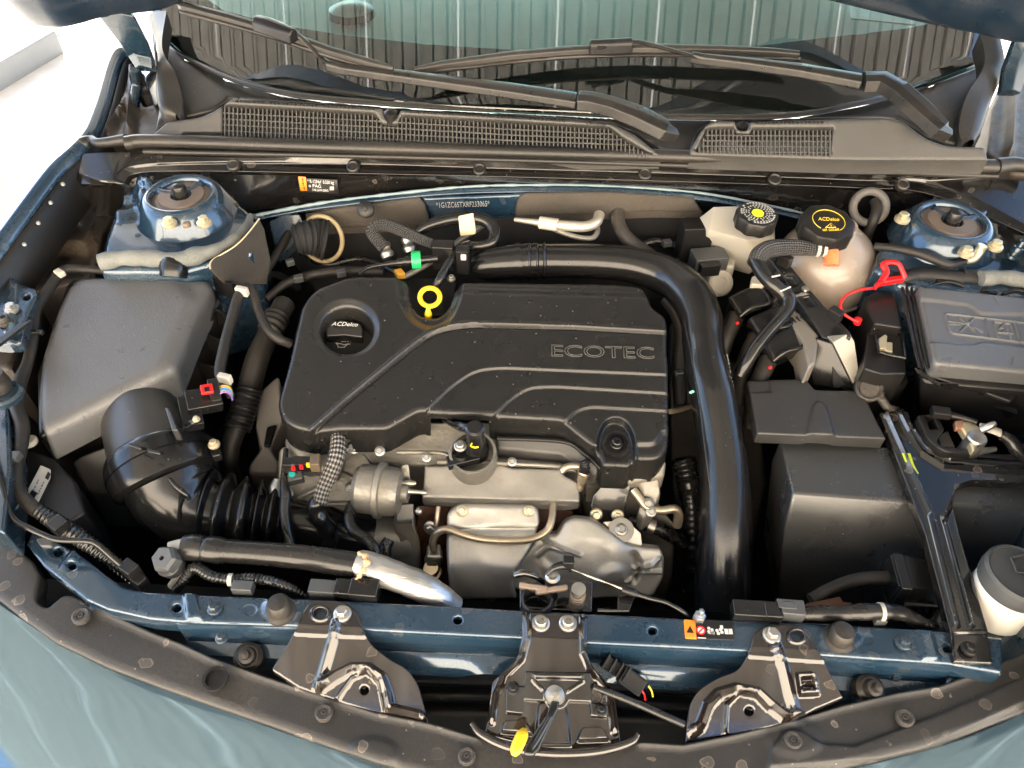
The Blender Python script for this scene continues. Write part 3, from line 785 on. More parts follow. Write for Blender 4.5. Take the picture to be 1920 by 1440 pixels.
# ---- bumper cover
BE = [(-260, 900), (-140, 1015), (-60, 1080), (0, 1127), (37, 1156), (100, 1202), (200, 1250), (300, 1288), (400, 1323), (500, 1357), (600, 1393), (707, 1431), (850, 1466), (1000, 1484), (1150, 1488), (1300, 1481), (1450, 1466), (1613, 1433), (1747, 1401), (1813, 1377), (1920, 1335), (2010, 1290), (2120, 1220)]
zb = ZF(lambda x, y: .752 + .085 * x * x)
E0 = cat(zb(np.array(BE[::2] if len(BE) % 2 else BE, float)), 14)
tg = np.gradient(E0, axis=0); nn = np.c_[tg[:, 1], -tg[:, 0], tg[:, 0] * 0]; nn /= np.linalg.norm(nn, axis=1)[:, None]
bump_ = thing('front_bumper', 'glossy blue painted front bumper cover curving away from the black trim', 'bumper', (0, -.2, .2))
rows = [E0 + nn * a + np.array([0, 0, b]) for a, b in [(-.004, -.02), (-.0015, -.004)] + [tuple(v) for v in cat([(0, 0), (.012, -.0002), (.03, -.003), (.06, -.010), (.10, -.024), (.14, -.045), (.18, -.078), (.21, -.12), (.23, -.2), (.235, -.35), (.2, -.55)], 6)]]
rows_mesh('painted_skin', rows, PAINTC, bump_, angle=70)
# ---- black trim strip over the bumper edge
SI = [(0, 984), (25, 1022), (62, 1052), (74, 1076, 6), (66, 1128, 10), (88, 1140, 8), (118, 1114, 14), (140, 1117, 10), (180, 1140), (233, 1162), (287, 1187), (340, 1207), (400, 1235), (500, 1270), (633, 1313), (707, 1337), (807, 1357), (893, 1383), (960, 1400), (1060, 1405), (1150, 1398), (1200, 1392), (1280, 1397), (1380, 1377), (1480, 1353), (1580, 1323), (1680, 1300), (1760, 1287), (1827, 1263), (1920, 1227), (2010, 1180)]
strip = thing('bumper_trim', 'long weathered black plastic trim strip with water stains along bumper edge', 'trim', A(960, 1420, .75))
zs = ZF(lambda x, y: .760 + .085 * x * x)
SO = [(p[0], p[1] - 1) for p in BE if -60 <= p[0] <= 2010]
relief('strip', SI + SO[::-1] + [(-40, 990)], zs, STRIPM, strip, step=6, r=5, skirt=.018,
       h=[ridge([p[:2] for p in SI[8:18]], 14, .004), ridge([p[:2] for p in SI[21:]], 14, .004), ridge(SO, 16, -.003), disc(700, 1414, 46, 30, 20, .003), disc(1490, 1386, 50, 34, 20, .003),
          region([(1440, 1440), (1445, 1405), (1470, 1372, 20), (1500, 1372, 20), (1530, 1395, 20), (1600, 1400), (1760, 1340), (1920, 1270), (1960, 1300), (1700, 1420)], 8, .0035)])
for (x_, y_) in ((152, 1154), (607, 1336), (875, 1417), (1487, 1387), (1697, 1345)): bolt(x_, y_, .766 + .085 * A(x_, y_, .76).x ** 2, 17, DUSTY, strip, 'push_rivet', kind='push')
lathe('recess_ring', A(405, 1274, .778), [(.0125, 0), (.0125, .004), (.0095, .004), (.0095, -.006), (0, -.006)], DARK, strip, n=22)
bolt(407, 1275, .774, 12, DUSTY, strip, 'push_rivet', kind='push')
tube('center_lip', [(884, 1356, .776, 5), (905, 1378, .774, 8), (960, 1402, .772, 9), (1040, 1412, .771, 9), (1120, 1408, .771, 9), (1180, 1392, .773, 8), (1197, 1376, .776, 5)], BRKT, strip, n=12, res=6)

# ---- radiator support
sup = thing('radiator_support', 'blue painted steel crossbar across the front of the engine bay', 'crossbar', A(960, 1180, .73))
SUT = [(58, 994, 4), (100, 1012), (143, 1033), (176, 1058, 10), (205, 1082, 12), (233, 1101, 14), (277, 1109), (400, 1115), (640, 1124), (973, 1143), (1280, 1158), (1563, 1168), (1773, 1182), (1880, 1195)]
SUF = [(1880, 1262), (1780, 1245), (1547, 1229), (1280, 1214), (1107, 1206), (973, 1196), (680, 1181), (547, 1173), (360, 1167), (280, 1160), (200, 1142), (160, 1124), (80, 1060), (48, 1020)]
zsup = flat(.80)
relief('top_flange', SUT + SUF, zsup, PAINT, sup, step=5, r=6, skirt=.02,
       holes=[ell(107, 1034, 9, 8), ell(134, 1060, 7, 6), ell(330, 1139, 8, 6.5), ell(858, 1162, 7.5, 6.5), ell(1224, 1182, 7.5, 6.5), ell(1778, 1215, 7, 6)],
       h=[disc(528, 1141, 34, 22, 14, .003), disc(1571, 1193, 36, 24, 14, .003), region([(345, 1112), (366, 1110), (380, 1160), (352, 1164)], 8, .004), ridge([(120, 1062), (142, 1035)], 10, .004), region([(1716, 1180), (1745, 1182), (1760, 1235), (1730, 1236)], 8, .003),
          disc(468, 1143, 13, 10, 3, -.001), disc(1626, 1199, 12, 10, 3, -.001)])
# front face with scalloped lower edge
fold = cat(np.array([A(*p, .797) for p in [(330, 1166), (547, 1176), (680, 1183), (973, 1198), (1107, 1208), (1280, 1216), (1547, 1231), (1790, 1247)]]), 24)
scal = np.array([max(0, math.sin(2 * math.pi * (x - .02) / .115)) ** .8 for x in fold[:, 0]])
mid = (np.abs(fold[:, 0]) < .235) & (np.abs(fold[:, 0]) > .03)
lowz = np.where(mid, .738 + .012 * scal, .735)
rows = [fold + np.array([0, .001, 0]), fold + np.array([0, -.0015, -.004]), np.c_[fold[:, 0], fold[:, 1] - .002, .758 + fold[:, 0] * 0], np.c_[fold[:, 0], fold[:, 1] - .014, .752 + fold[:, 0] * 0], np.c_[fold[:, 0], fold[:, 1] - .018, lowz], np.c_[fold[:, 0], fold[:, 1] - .012, lowz - .003]]
rows_mesh('front_face', rows, PAINT, sup, angle=50)
for (x_, y_, r_, k_) in ((403, 1141, 14, 'hex'), (1694, 1205, 15, 'hex'), (416, 1196, 12, 'hex'), (1678, 1266, 12, 'hex')):
    bolt(x_, y_, .803 if y_ < 1210 else .765, r_, PAINTD, sup, axis=(0, 0, 1) if y_ < 1210 else (0, -.8, .5), kind=k_)
for (x_, y_) in ((466, 1232), (1630, 1292)):
    lathe('rubber_grommet', A(x_, y_, .762), [(.0155, -.01), (.015, .002), (.011, .006), (.0095, .006), (.008, .012), (.005, .013), (.0042, .02), (0, .021)], RUBBER, sup, n=22, axis=(.1, -.3, 1))
for (x_, y_, l_) in ((528, 1147, 'grey rubber hood stop button on crossbar below the air conditioning hose'), (1571, 1199, 'grey rubber hood stop button on crossbar next to bracket with square pocket')):
    rb = tag(lathe('rubber_stop', A(x_, y_, .80), [(.016, 0), (.0155, .003), (.0125, .005), (.0118, .017), (.0095, .0205), (0, .022)], RUBBER, n=26), l_, 'rubber stop', 'hood stops on the crossbar')
# side flange of the support by the air box: black bracket under strip
# ---- hood bumper brackets
def bz(x, y): return .8045 - .60 * np.clip(-.018 - y, 0, .2) - .0 * x
ZB = ZF(bz)
b1 = thing('grille_bracket', 'brown-black stamped bracket with arched rib on crossbar beside the turbo end', 'bracket', A(640, 1200, .78), 'brackets on the crossbar')
relief('plate', [(560, 1167), (567, 1147, 6), (582, 1124, 12), (644, 1126, 14), (670, 1146, 12), (678, 1174, 10), (694, 1207, 14), (727, 1233, 14), (763, 1253, 10), (783, 1280, 14), (806, 1360), (710, 1340), (633, 1316), (560, 1290), (508, 1256, 6), (533, 1217)], ZB, BRKT, b1, step=3, r=3.5, skirt=.005,
       holes=[ell(601, 1151, 12, 10), ell(683, 1294, 8, 8)],
       h=[ridge([(632, 1166), (624, 1200), (612, 1240), (598, 1288)], 12, .006), ridge([(600, 1290), (632, 1268), (660, 1254), (690, 1254), (716, 1272), (726, 1300), (732, 1330), (790, 1345)], 13, .010), ridge([(632, 1310), (660, 1272), (690, 1258), (712, 1282), (722, 1330)], 6, .004), disc(601, 1151, 19, 15, 4, .0025), ridge([(555, 1186), (690, 1192)], 7, .0015)])
bolt(642, 1151, .806, 17, STEEL, b1)
b2 = thing('grille_bracket', 'brown-black stamped bracket with square pocket on crossbar beside warning label', 'bracket', A(1450, 1230, .78), 'brackets on the crossbar')
relief('plate', [(1407, 1213), (1414, 1186, 8), (1436, 1170, 12), (1494, 1170, 14), (1520, 1193, 12), (1543, 1233), (1563, 1273), (1582, 1308, 4), (1530, 1330), (1480, 1356), (1380, 1380), (1284, 1397), (1288, 1356, 8), (1294, 1318, 10), (1313, 1290, 14), (1347, 1270, 12), (1383, 1257, 12), (1400, 1233, 8)], ZB, BRKT, b2, step=3, r=3.5, skirt=.005,
       holes=[ell(1494, 1193, 12, 10), ell(1405, 1333, 8.5, 8)],
       h=[ridge([(1455, 1212), (1468, 1250), (1480, 1300), (1492, 1338)], 12, .006), ridge([(1300, 1370), (1312, 1362), (1326, 1324), (1346, 1302), (1380, 1292), (1420, 1300), (1446, 1324), (1472, 1344), (1500, 1344)], 13, .010), ridge([(1358, 1378), (1362, 1322), (1384, 1300), (1412, 1302), (1440, 1330)], 6, .004), disc(1494, 1193, 19, 15, 4, .0025), ridge([(1405, 1228), (1545, 1238)], 7, .0015),
          region([(1492, 1266, 4), (1528, 1264, 4), (1536, 1304, 4), (1498, 1306, 4)], 6, .007), region([(1500, 1274), (1522, 1272), (1526, 1296), (1502, 1298)], 4, -.006), ridge([(1506, 1284), (1524, 1283)], 4, .004)])
bolt(1447, 1191, .806, 17, STEEL, b2)
# ---- latch bracket and latch
b3 = thing('latch_bracket', 'black enamelled centre bracket carrying the hood latch on crossbar', 'bracket', A(1040, 1230, .76))
relief('plate', [(978, 1147, 3), (1102, 1153, 3), (1102, 1226, 8), (1112, 1250, 10), (1150, 1292, 8), (1156, 1328), (1165, 1395), (1040, 1412), (908, 1378), (914, 1350), (923, 1278, 8), (940, 1262, 8), (970, 1232, 10), (978, 1196)], ZF(lambda x, y: .806 - .50 * np.clip(-.020 - y, 0, .2)), BRKT, b3, step=3, r=3.5, skirt=.005,
       h=[ridge([(987, 1150), (988, 1200), (978, 1236), (944, 1268), (930, 1300), (922, 1352)], 8, .006), ridge([(1093, 1156), (1094, 1226), (1108, 1256), (1142, 1296), (1152, 1370)], 8, .006),
          region([(1010, 1320, 10), (1060, 1322, 10), (1070, 1400), (1004, 1400)], 5, .005), region([(945, 1355, 6), (985, 1352, 10), (1000, 1380), (940, 1375)], 5, .006), region([(1090, 1368, 6), (1130, 1366, 10), (1142, 1390), (1082, 1392)], 5, .006)])
for x_ in (1014, 1065): bolt(x_, 1169, .807, 17, STEEL, b3, kind='torx')
lat = thing('hood_latch', 'black hood latch plate with silver pivot pin under the crossbar bracket', 'latch', A(1045, 1300, .77))
zl = ZF(lambda x, y: .813 - .50 * np.clip(-.020 - y, 0, .2))
relief('latch_plate', [(985, 1259, 3), (1108, 1261, 3), (1110, 1318), (1140, 1322, 3), (1139, 1345, 3), (1108, 1342), (1106, 1316), (1068, 1314), (1056, 1330, 8), (1030, 1330, 8), (1020, 1314), (984, 1312), (980, 1338, 4), (948, 1335, 4), (948, 1290, 3), (983, 1286)], zl, ECOAT, lat, step=3, r=2.5, skirt=.005,
       h=[region([(998, 1264, 3), (1094, 1266, 3), (1090, 1274), (1002, 1272)], 4, .003), ridge([(1000, 1276), (1016, 1292)], 4, .003), ridge([(1092, 1278), (1064, 1296)], 4, .003), disc(1039, 1304, 18, 16, 6, .004)])
lathe('pivot_pin', A(1040, 1305, .797), [(.0095, 0), (.009, .004), (.0045, .006), (.0042, .008), (0, .009)], STEEL, lat, n=20)
for (x_, y_) in ((962, 1292), (1127, 1332)): bolt(x_, y_, .798 if y_ < 1300 else .788, 11, DARK, lat)
rl = thing('hood_release_lever', 'black hood release lever with a bright yellow tip', 'lever', A(1010, 1370, .78))
slab('lever_arm', [(1034, 1312), (1050, 1314), (1046, 1330), (1010, 1405), (1000, 1416), (982, 1414), (984, 1400), (1024, 1340)], .805, .006, ECOAT, rl, bevel=.002)
tube('lever_rib', [(1032, 1344, .807, 4), (1014, 1376, .807, 5), (997, 1404, .807, 4)], ECOAT, rl, n=10)
tube('yellow_tip', [(983, 1367, .808, 5), (980, 1376, .811, 11), (974, 1390, .811, 12), (967, 1406, .809, 11), (963, 1417, .807, 5)], YELLOW, rl, n=14, flatten=.6)
# latch works behind the bar
lk = thing('latch_spring_unit', 'hood striker catch with springs behind the crossbar', 'latch', A(1040, 1120, .76))
slab('case', [(974, 1092), (1012, 1088), (1060, 1086), (1112, 1090), (1110, 1148), (974, 1140)], .775, .03, ECOAT, lk, bevel=.002)
block('catch_plate', A(1000, 1102, .80), (.03, .006, .016), RUSTL, lk, rot=(20, 0, -6))
block('catch_plate', A(1034, 1106, .80), (.034, .006, .012), RUSTL, lk, rot=(20, 0, 12))
tube('striker_hook', [(965, 1078, .80, 6), (985, 1074, .805, 7), (1005, 1082, .80, 6), (1020, 1092, .79, 5)], ECOAT, lk, n=10)
tube('striker_hook', [(1024, 1078, .81, 4), (1040, 1064, .815, 7), (1062, 1060, .815, 8), (1072, 1068, .81, 6)], SATIN, lk, n=10)
block('cable_clip', A(1066, 1054, .82), (.012, .01, .012), DARK, lk)
def coil(name, c, r, hgt, turns, wire, m, par, axis=(0, 0, 1)):
    x, y, z = frame(axis); P = []
    for i in range(turns * 12 + 1):
        a = 2 * math.pi * i / 12; P.append((*(Vector(c) + (x * math.cos(a) + y * math.sin(a)) * r + z * hgt * i / (turns * 12)), wire))
    return tube(name, P, m, par, n=6, res=1, world=True)
coil('spring', A(1006, 1140, .78), .0155, .022, 5, .0018, DARK, lk)
coil('spring', A(1080, 1138, .775), .007, .03, 6, .0014, RUSTL, lk)
lathe('spring_core', A(1080, 1138, .775), [(.0055, 0), (.0055, .034), (.0075, .036), (.0075, .04), (0, .041)], STEEL, lk, n=16)
lathe('pivot', A(1035, 1092, .79), [(.008, 0), (.008, .012), (.005, .014), (.005, .02), (0, .021)], STEEL, lk, n=18)
wirec = thing('release_cable', 'thin steel release cable running from hood latch into black sheath', 'cable', A(1170, 1105, .80))
tube('inner_wire', [(1072, 1068, .815, 2), (1120, 1086, .812, 2), (1168, 1104, .81, 2)], STEEL, wirec, n=6)
tube('ferrule', [(1166, 1104, .81, 7), (1184, 1110, .808, 8), (1198, 1116, .806, 5)], DARK, wirec, n=12)
tube('sheath', [(1194, 1114, .807, 5), (1220, 1122, .806, 4.5), (1250, 1130, .806, 4), (1285, 1150, .80, 4), (1300, 1170, .78, 4)], SATIN, wirec, n=10)
slab('cable_holder', [(1158, 1120), (1186, 1108), (1190, 1120), (1180, 1146), (1120, 1146), (1120, 1140), (1158, 1142)], .80, .004, ECOAT, wirec, bevel=.001)
tube('lower_sheath', [(1112, 1288, .795, 6), (1150, 1302, .79, 7), (1200, 1322, .782, 7), (1250, 1344, .78, 7), (1282, 1358, .775, 7)], HOSE, wirec, n=12)
# sensor plug hanging by the latch
sp = thing('sensor_plug', 'black two-piece wiring plug beside the hood latch', 'plug', A(1170, 1270, .76))
block('plug_body', A(1150, 1250, .77), (.024, .014, .014), DARK, sp, rot=(25, 15, -28))
block('plug_body', A(1184, 1276, .768), (.026, .018, .018), DARK, sp, rot=(25, 15, -28))
for i in range(4): block('plug_rib', A(1136 + i * 13, 1240 + i * 8, .781), (.002, .016, .006), DARK, sp, rot=(25, 15, -28), bevel=.0004)
for (m_, a, b) in ((RED, 1202, 1296), (YPRINT, 1216, 1290)):
    tube('wire', [(a, b - 4, .77, 2), (a + 6, b + 6, .766, 2), (a + 8, b + 16, .755, 2)], m_, sp, n=6)
# radiator shroud seen through the gap
sh = thing('radiator_shroud', 'dark radiator shroud in the gap under crossbar', 'shroud', A(850, 1310, .66))
relief('shroud_sheet', [(380, 1200), (780, 1230), (1300, 1250), (1760, 1262), (1790, 1310), (1500, 1420), (1000, 1460), (600, 1400), (340, 1240)], flat(.69), DARK, sh, step=14, r=5, skirt=.05,
       h=[ridge([(760, 1290), (940, 1296), (1300, 1312)], 10, .008), ridge([(760, 1320), (940, 1326), (1300, 1342)], 8, .01)])
# warning label on support
wl = thing('warning_label', 'black sticker with orange warning triangle and white symbols on crossbar', 'sticker', A(1330, 1182, .80))
zq = flat(.8022)
relief('backing', [(1282, 1161, 3), (1376, 1166, 4), (1378, 1200, 4), (1285, 1197, 3)], flat(.8012), BPRINT, wl, step=12, r=1, skirt=.001)
relief('warning_block', [(1282, 1161, 3), (1304, 1163), (1306, 1198), (1285, 1197, 3)], flat(.8017), ORPRINT, wl, step=10, r=.6, skirt=.0004)
mk('triangle', [A(1287, 1186, .8024), A(1301, 1187, .8024), A(1294, 1173, .8024)], [(0, 1, 2)], BPRINT, wl)
lathe('prohibition_disc', A(1314, 1182, .802), [(.0047, 0), (.0047, .0004), (0, .0004)], RED, wl, n=24)
lathe('prohibition_disc', A(1314, 1182, .8026), [(.0033, 0), (.0033, .0002), (0, .0002)], WPRINT, wl, n=24)
block('prohibition_bar', A(1314, 1182, .8031), (.008, .0012, .0004), RED, wl, rot=(0, 0, 45), bevel=0)
for i in range(3):
    lathe('fan_symbol', A(1329 + 6 * (i % 2), 1178 + 3 * i, .8024), [(.0016, 0), (.0016, .0003), (0, .0003)], WPRINT, wl, n=12)
text('lettering', 'AUTO', (1327, 1189), (1340, 1190), 5, zq, WPRINT, wl)
for i in range(4):
    a = i * math.pi / 2 + .4; lathe('fan_symbol', A(1349 + 5 * math.cos(a), 1184 + 4 * math.sin(a), .8024), [(.0017, 0), (.0017, .0003), (0, .0003)], WPRINT, wl, n=12)
block('hand_symbol', A(1353, 1176, .8025), (.003, .004, .0003), WPRINT, wl, bevel=0)
for s_ in (0, 1): block('book_symbol', A(1362 + 8 * s_, 1184, .8025), (.0036, .0055, .0003), WPRINT, wl, bevel=0)
block('line_symbol', A(1316, 1196, .8025), (.008, .001, .0003), WPRINT, wl, bevel=0)

# ---- wings (fenders)
FE = [(-120, 590, .90), (-60, 515, .915), (0, 437, .93), (50, 370, .937), (97, 310, .943), (133, 277, .947), (160, 247, .951), (173, 220, .954), (187, 180, .958), (200, 133, .962), (213, 100, .966), (227, 88, .968), (243, 92, .962)]
E1 = cat(np.array([A(*p) for p in FE]), 4)
wing = thing('fender', 'blue fender edge beside the air filter box with bright pavement beyond', 'fender', (-.85, .5, .3), 'front fenders')
def wing_rows(E1, s):
    o = lambda a, b: E1 + np.array([s * a, 0, b])
    return [o(.16, -.62), o(.15, -.3), o(.11, -.12), o(.06, -.045), o(.025, -.012), o(.006, -.001), o(0, 0), o(-.007, -.003), o(-.013, -.010), o(-.016, -.05)]
rows_mesh('wing_skin', wing_rows(E1, -1), PAINT, wing, angle=60)
for (x_, y_, z_) in ((118, 345, .93), (95, 380, .925), (72, 418, .92), (46, 458, .915)): bolt(x_, y_, z_, 4, STEEL, wing, axis=(.6, -.2, .8))
o = lambda a, b: E1 + np.array([a, 0, b])
rows_mesh('wing_gutter', [o(.0155, -.012), o(.021, -.015), o(.023, -.03), o(.027, -.034), o(.028, -.07)], DARK, wing, angle=60)
# far corner wing by the washer filler
wing2 = thing('fender', 'blue fender corner beside the washer bottle', 'fender', (.8, .1, .3), 'front fenders')
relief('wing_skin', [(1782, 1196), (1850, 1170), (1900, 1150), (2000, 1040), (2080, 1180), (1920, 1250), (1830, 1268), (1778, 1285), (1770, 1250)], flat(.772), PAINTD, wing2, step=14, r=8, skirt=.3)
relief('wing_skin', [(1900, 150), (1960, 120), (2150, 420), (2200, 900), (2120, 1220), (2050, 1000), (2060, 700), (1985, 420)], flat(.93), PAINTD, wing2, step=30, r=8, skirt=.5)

# ---- inner wing ledge (dirty) beside air box
ledge = thing('inner_wing_ledge', 'muddy black ledge between fender edge and strut tower', 'ledge', A(150, 420, .84))
relief('ledge_sheet', [(122, 352, 6), (208, 350, 6), (230, 368), (206, 412, 10), (190, 440, 10), (178, 520), (60, 545), (20, 690), (-60, 690), (-60, 620), (40, 500), (84, 452)], flat(.845), MUD, ledge, step=11, r=6, skirt=.12,
       holes=[ell(123, 432, 9, 6)], h=[ridge([(98, 455), (158, 458), (204, 372)], 7, .006), ridge([(200, 385), (186, 420), (176, 450)], 6, .005), region([(100, 466, 10), (168, 466, 10), (160, 510, 10), (70, 520, 10)], 10, -.010), disc(128, 425, 22, 14, 8, .004)])
slab('pillar_panel', [(238, 18), (284, 12), (296, 122), (272, 150), (250, 100)], .985, .05, PAINTD, ledge, bevel=.004)
relief('scuttle_floor', [(178, 255), (200, 170), (214, 110), (260, 95), (300, 150), (320, 225), (300, 258), (240, 262)], flat(.935), MUD, ledge, step=9, r=6, skirt=.08,
       h=[ridge([(205, 250), (235, 200), (252, 150)], 10, .012), ridge([(245, 250), (256, 150)], 12, .02), region([(262, 178, 6), (290, 172, 6), (292, 192, 6), (270, 200, 6)], 6, -.02)] + [ridge([(196 + 3 * i, 236 - 18 * i), (226 + 3 * i, 232 - 18 * i)], 5, .003) for i in range(6)])
tube('drain_pipe', [(158, 300, .93, 6), (164, 322, .915, 7), (176, 340, .90, 8)], DUSTY, ledge, n=10)
ledge2 = thing('inner_wing_ledge', 'muddy black ledge in the corner beyond the strut tower by the fuse box', 'ledge', A(1900, 330, .9))
relief('scuttle_floor', [(1850, 290), (1862, 200), (1880, 150), (1990, 140), (2000, 330), (1900, 322)], flat(.935), MUD, ledge2, step=10, r=6, skirt=.08, h=[ridge([(1895, 180), (1888, 290)], 14, .02)])

# rubber end flaps of the cowl
for (lab, q, qq) in (('curved grey rubber cowl end flap beside hood hinge and pavement', [(278, 36, 1.03), (296, 100, 1.01), (292, 160, .99), (300, 205, .975), (330, 222, .965)], [(312, 20, 1.05), (304, 90, 1.03), (330, 140, 1.0), (342, 190, .98), (336, 222, .966)]),
                     ('curved grey rubber cowl end flap near the wiper pivot', [(1876, 70, 1.05), (1884, 125, 1.02), (1862, 180, .99), (1842, 240, .97), (1826, 268, .96)], [(1838, 60, 1.06), (1846, 120, 1.03), (1812, 180, 1.0), (1798, 240, .975), (1806, 270, .962)])):
    f = thing('cowl_flap', lab, 'rubber flap', A(*q[-1]))
    a, b = cat(np.array([A(*p) for p in q]), 6), cat(np.array([A(*p) for p in qq]), 6)
    m_ = (a + b) / 2 + np.array([0, 0, .006])
    rows_mesh('flap', [a + np.array([0, 0, -.05]), a, a * .7 + m_ * .3 + np.array([0, 0, .004]), m_, b * .8 + m_ * .2, b, b + np.array([0, 0, -.03])], SEAL, f, angle=60)

# ---- strut towers
def tower(label, outline, c, z0, tilt, bolts, extra, foam, par_label):
    t = thing('strut_tower', label, 'strut tower', A(*c, z0 - .1))
    zf = ZF(lambda x, y: z0 - .03 + .0 * x)
    q = c
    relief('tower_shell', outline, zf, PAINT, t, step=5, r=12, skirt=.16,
           h=[disc(q[0], q[1] + 14, 78, 50, 30, .022), disc(q[0], q[1] + 4, 58, 34, 10, .010), disc(q[0], q[1], 47, 25, 8, -.012)] + extra)
    C = A(q[0], q[1], z0 + .004)
    lathe('mount_washer', C, [(.0405, -.014), (.0405, -.007), (.033, -.0055), (.032, -.003), (.015, -.0025), (.0145, -.012), (0, -.013)], RUSTL, t, n=36)
    lathe('tower_lip', C, [(.074, -.040), (.066, -.024), (.060, -.012), (.055, -.004), (.050, .0005), (.045, .001), (.0415, -.001), (.040, -.010)], PAINT, t, n=48, angle=80)
    lathe('stud_cap', C + Vector((0, 0, -.008)), [(.0105, 0), (.0105, .016), (.009, .0205), (.005, .0225), (0, .023)], HOSE, t, n=22)
    for (x_, y_, r_) in bolts: bolt(x_, y_, z0 + .001, r_, GOLD, t)
    tube('foam_seal', foam, FOAM, t, n=10, res=8, mod=lambda L_: 1 + .12 * np.sin(L_ * 160) * np.sin(L_ * 61))
    return t
t1 = tower('blue strut tower dome behind the air filter box', [(188, 505), (193, 450, 20), (212, 400, 20), (232, 366, 10), (280, 352, 20), (300, 340, 20), (380, 338, 30), (420, 362, 20), (470, 394, 20), (486, 436, 20), (470, 470), (340, 505)], (338, 362), .918, 0,
           [(318, 419, 14), (383, 417, 14)], [ridge([(225, 404), (262, 396), (290, 380)], 16, .008), region([(235, 362, 6), (280, 358, 6), (284, 378), (232, 382)], 8, .01)],
           [(186, 492, .896, 16), (230, 484, .896, 16), (280, 484, .896, 16), (330, 488, .896, 16), (372, 478, .896, 16), (410, 466, .896, 12), (446, 446, .896, 11), (464, 422, .896, 9), (470, 404, .896, 5)], '')
lathe('dowel', A(351, 424, .916), [(.0055, 0), (.0055, .004), (.004, .006), (0, .0065)], RUSTL, t1, n=14)
for (x_, y_) in ((255, 370), (246, 410)): lathe('drain_hole', A(x_, y_, .902), [(.0045, 0), (.0045, .001), (0, .001)], CAVITY, t1, n=12)
t2 = tower('blue strut tower dome behind the black fuse box', [(1640, 500), (1648, 462, 20), (1690, 430, 20), (1720, 398, 20), (1760, 384, 30), (1840, 386, 30), (1880, 400, 20), (1930, 420), (1990, 470), (1990, 560), (1760, 548), (1690, 530)], (1787, 411), .918, 0,
           [(1692, 410, 14), (1811, 474, 14), (1866, 462, 14)], [ridge([(1660, 470), (1720, 462), (1790, 500)], 20, .006), region([(1860, 400, 10), (1910, 400, 10), (1915, 425), (1862, 425)], 10, .01)],
           [(1838, 522, .896, 15), (1880, 520, .896, 15), (1920, 526, .896, 15), (1990, 536, .896, 15)], '')
lathe('dowel', A(1712, 402, .904), [(.005, 0), (.005, .004), (.004, .006), (0, .0065)], RUSTL, t2, n=14)
lathe('dowel', A(1744, 390, .902), [(.0075, 0), (.007, .002), (0, .003)], RUSTL, t2, n=14)
st = thing('ground_stud', 'blue painted threaded ground stud on strut tower by fuse box', 'stud', A(1901, 485, .898))
lathe('stud', A(1897, 484, .893), [(.010, 0), (.0098, .004), (.0075, .005), (.0075, .010), (.0085, .011), (.0085, .017), (.005, .018), (.005, .026), (.0032, .027), (.0045, .031), (.003, .034), (.004, .037), (0, .038)], PAINTD, st, n=18, axis=(.25, .2, 1))
br = thing('ground_lead', 'taped wiring lead with a cream terminal bolted to the strut tower', 'wiring', A(1740, 470, .898))
tube('lead', [(1640, 462, .903, 8), (1680, 466, .910, 8), (1720, 474, .912, 9), (1752, 486, .910, 9), (1778, 496, .906, 8), (1800, 493, .904, 6), (1818, 488, .904, 5)], TAPE, br, n=10)
tube('terminal', [(1812, 489, .906, 6), (1826, 484, .908, 8), (1836, 470, .916, 9), (1843, 460, .924, 9)], GOLD, br, n=12)
# grommet ring with cable in the plenum wall
gr = thing('cable_grommet', 'grey rubber grommet ring with a thick cable in plenum panel', 'grommet', A(1633, 385, .9))
gx, gy, gz = frame((-.15, -.75, .65)); gc = A(1630, 388, .905)
tube('ring', [(*(gc + (gx * math.cos(a) + gy * math.sin(a)) * .0225), .006) for a in np.linspace(0, 2 * math.pi, 25)], mat('grey_rubber', (.09, .085, .08), .6, dust=.5, dscale=40), gr, n=12, res=2, world=True, caps=False)
tube('cable', [(1640, 376, .91, 9), (1644, 392, .905, 10), (1638, 412, .895, 10), (1626, 440, .87, 10), (1618, 470, .84, 10)], TAPE, gr, n=12)

# ---- hood (open) and hinges
HB = [(-330, -190, 1.06), (-140, -60, 1.07), (0, 20, 1.075), (55, 46, 1.08), (105, 52, 1.08), (150, 44, 1.083), (185, 34, 1.087), (240, 26, 1.09), (300, 18, 1.093), (345, 0, 1.10), (430, -40, 1.13), (600, -90, 1.19), (800, -110, 1.225), (960, -115, 1.235), (1150, -105, 1.23), (1330, -75, 1.2), (1460, -30, 1.15), (1545, -2, 1.11), (1720, 40, 1.09), (1830, 62, 1.085), (1920, 80, 1.08), (2020, 60, 1.08), (2300, -90, 1.06)]
hb = cat(np.array([A(*p) for p in HB]), 4)
hood = thing('hood', 'dark blue underside of the raised hood at its hinge corners', 'hood', (0, .8, 1.08))
HOODM = mat('hood_inner_paint', (.008, .020, .038), .3, .3, coat=.6, dust=.2, dscale=14, dcol=(.2, .18, .16))
def up(l, off=(0, 0, 0)): return hb + np.array([0, -.42, .907]) * l + np.array(off)
rows_mesh('inner_panel', [up(.012, (0, .03, .02)), up(0), up(.01, (0, -.006, -.002)), up(.05, (0, -.004, 0)), up(.09, (0, .008, .006)), up(.5, (0, .008, .006)), up(1.05)], HOODM, hood, angle=45)
rows_mesh('outer_skin', [up(.012, (0, .03, .02)), up(.5, (0, .05, .04)), up(1.05, (0, .03, .03)), up(1.05)], PAINTC, hood, angle=45)
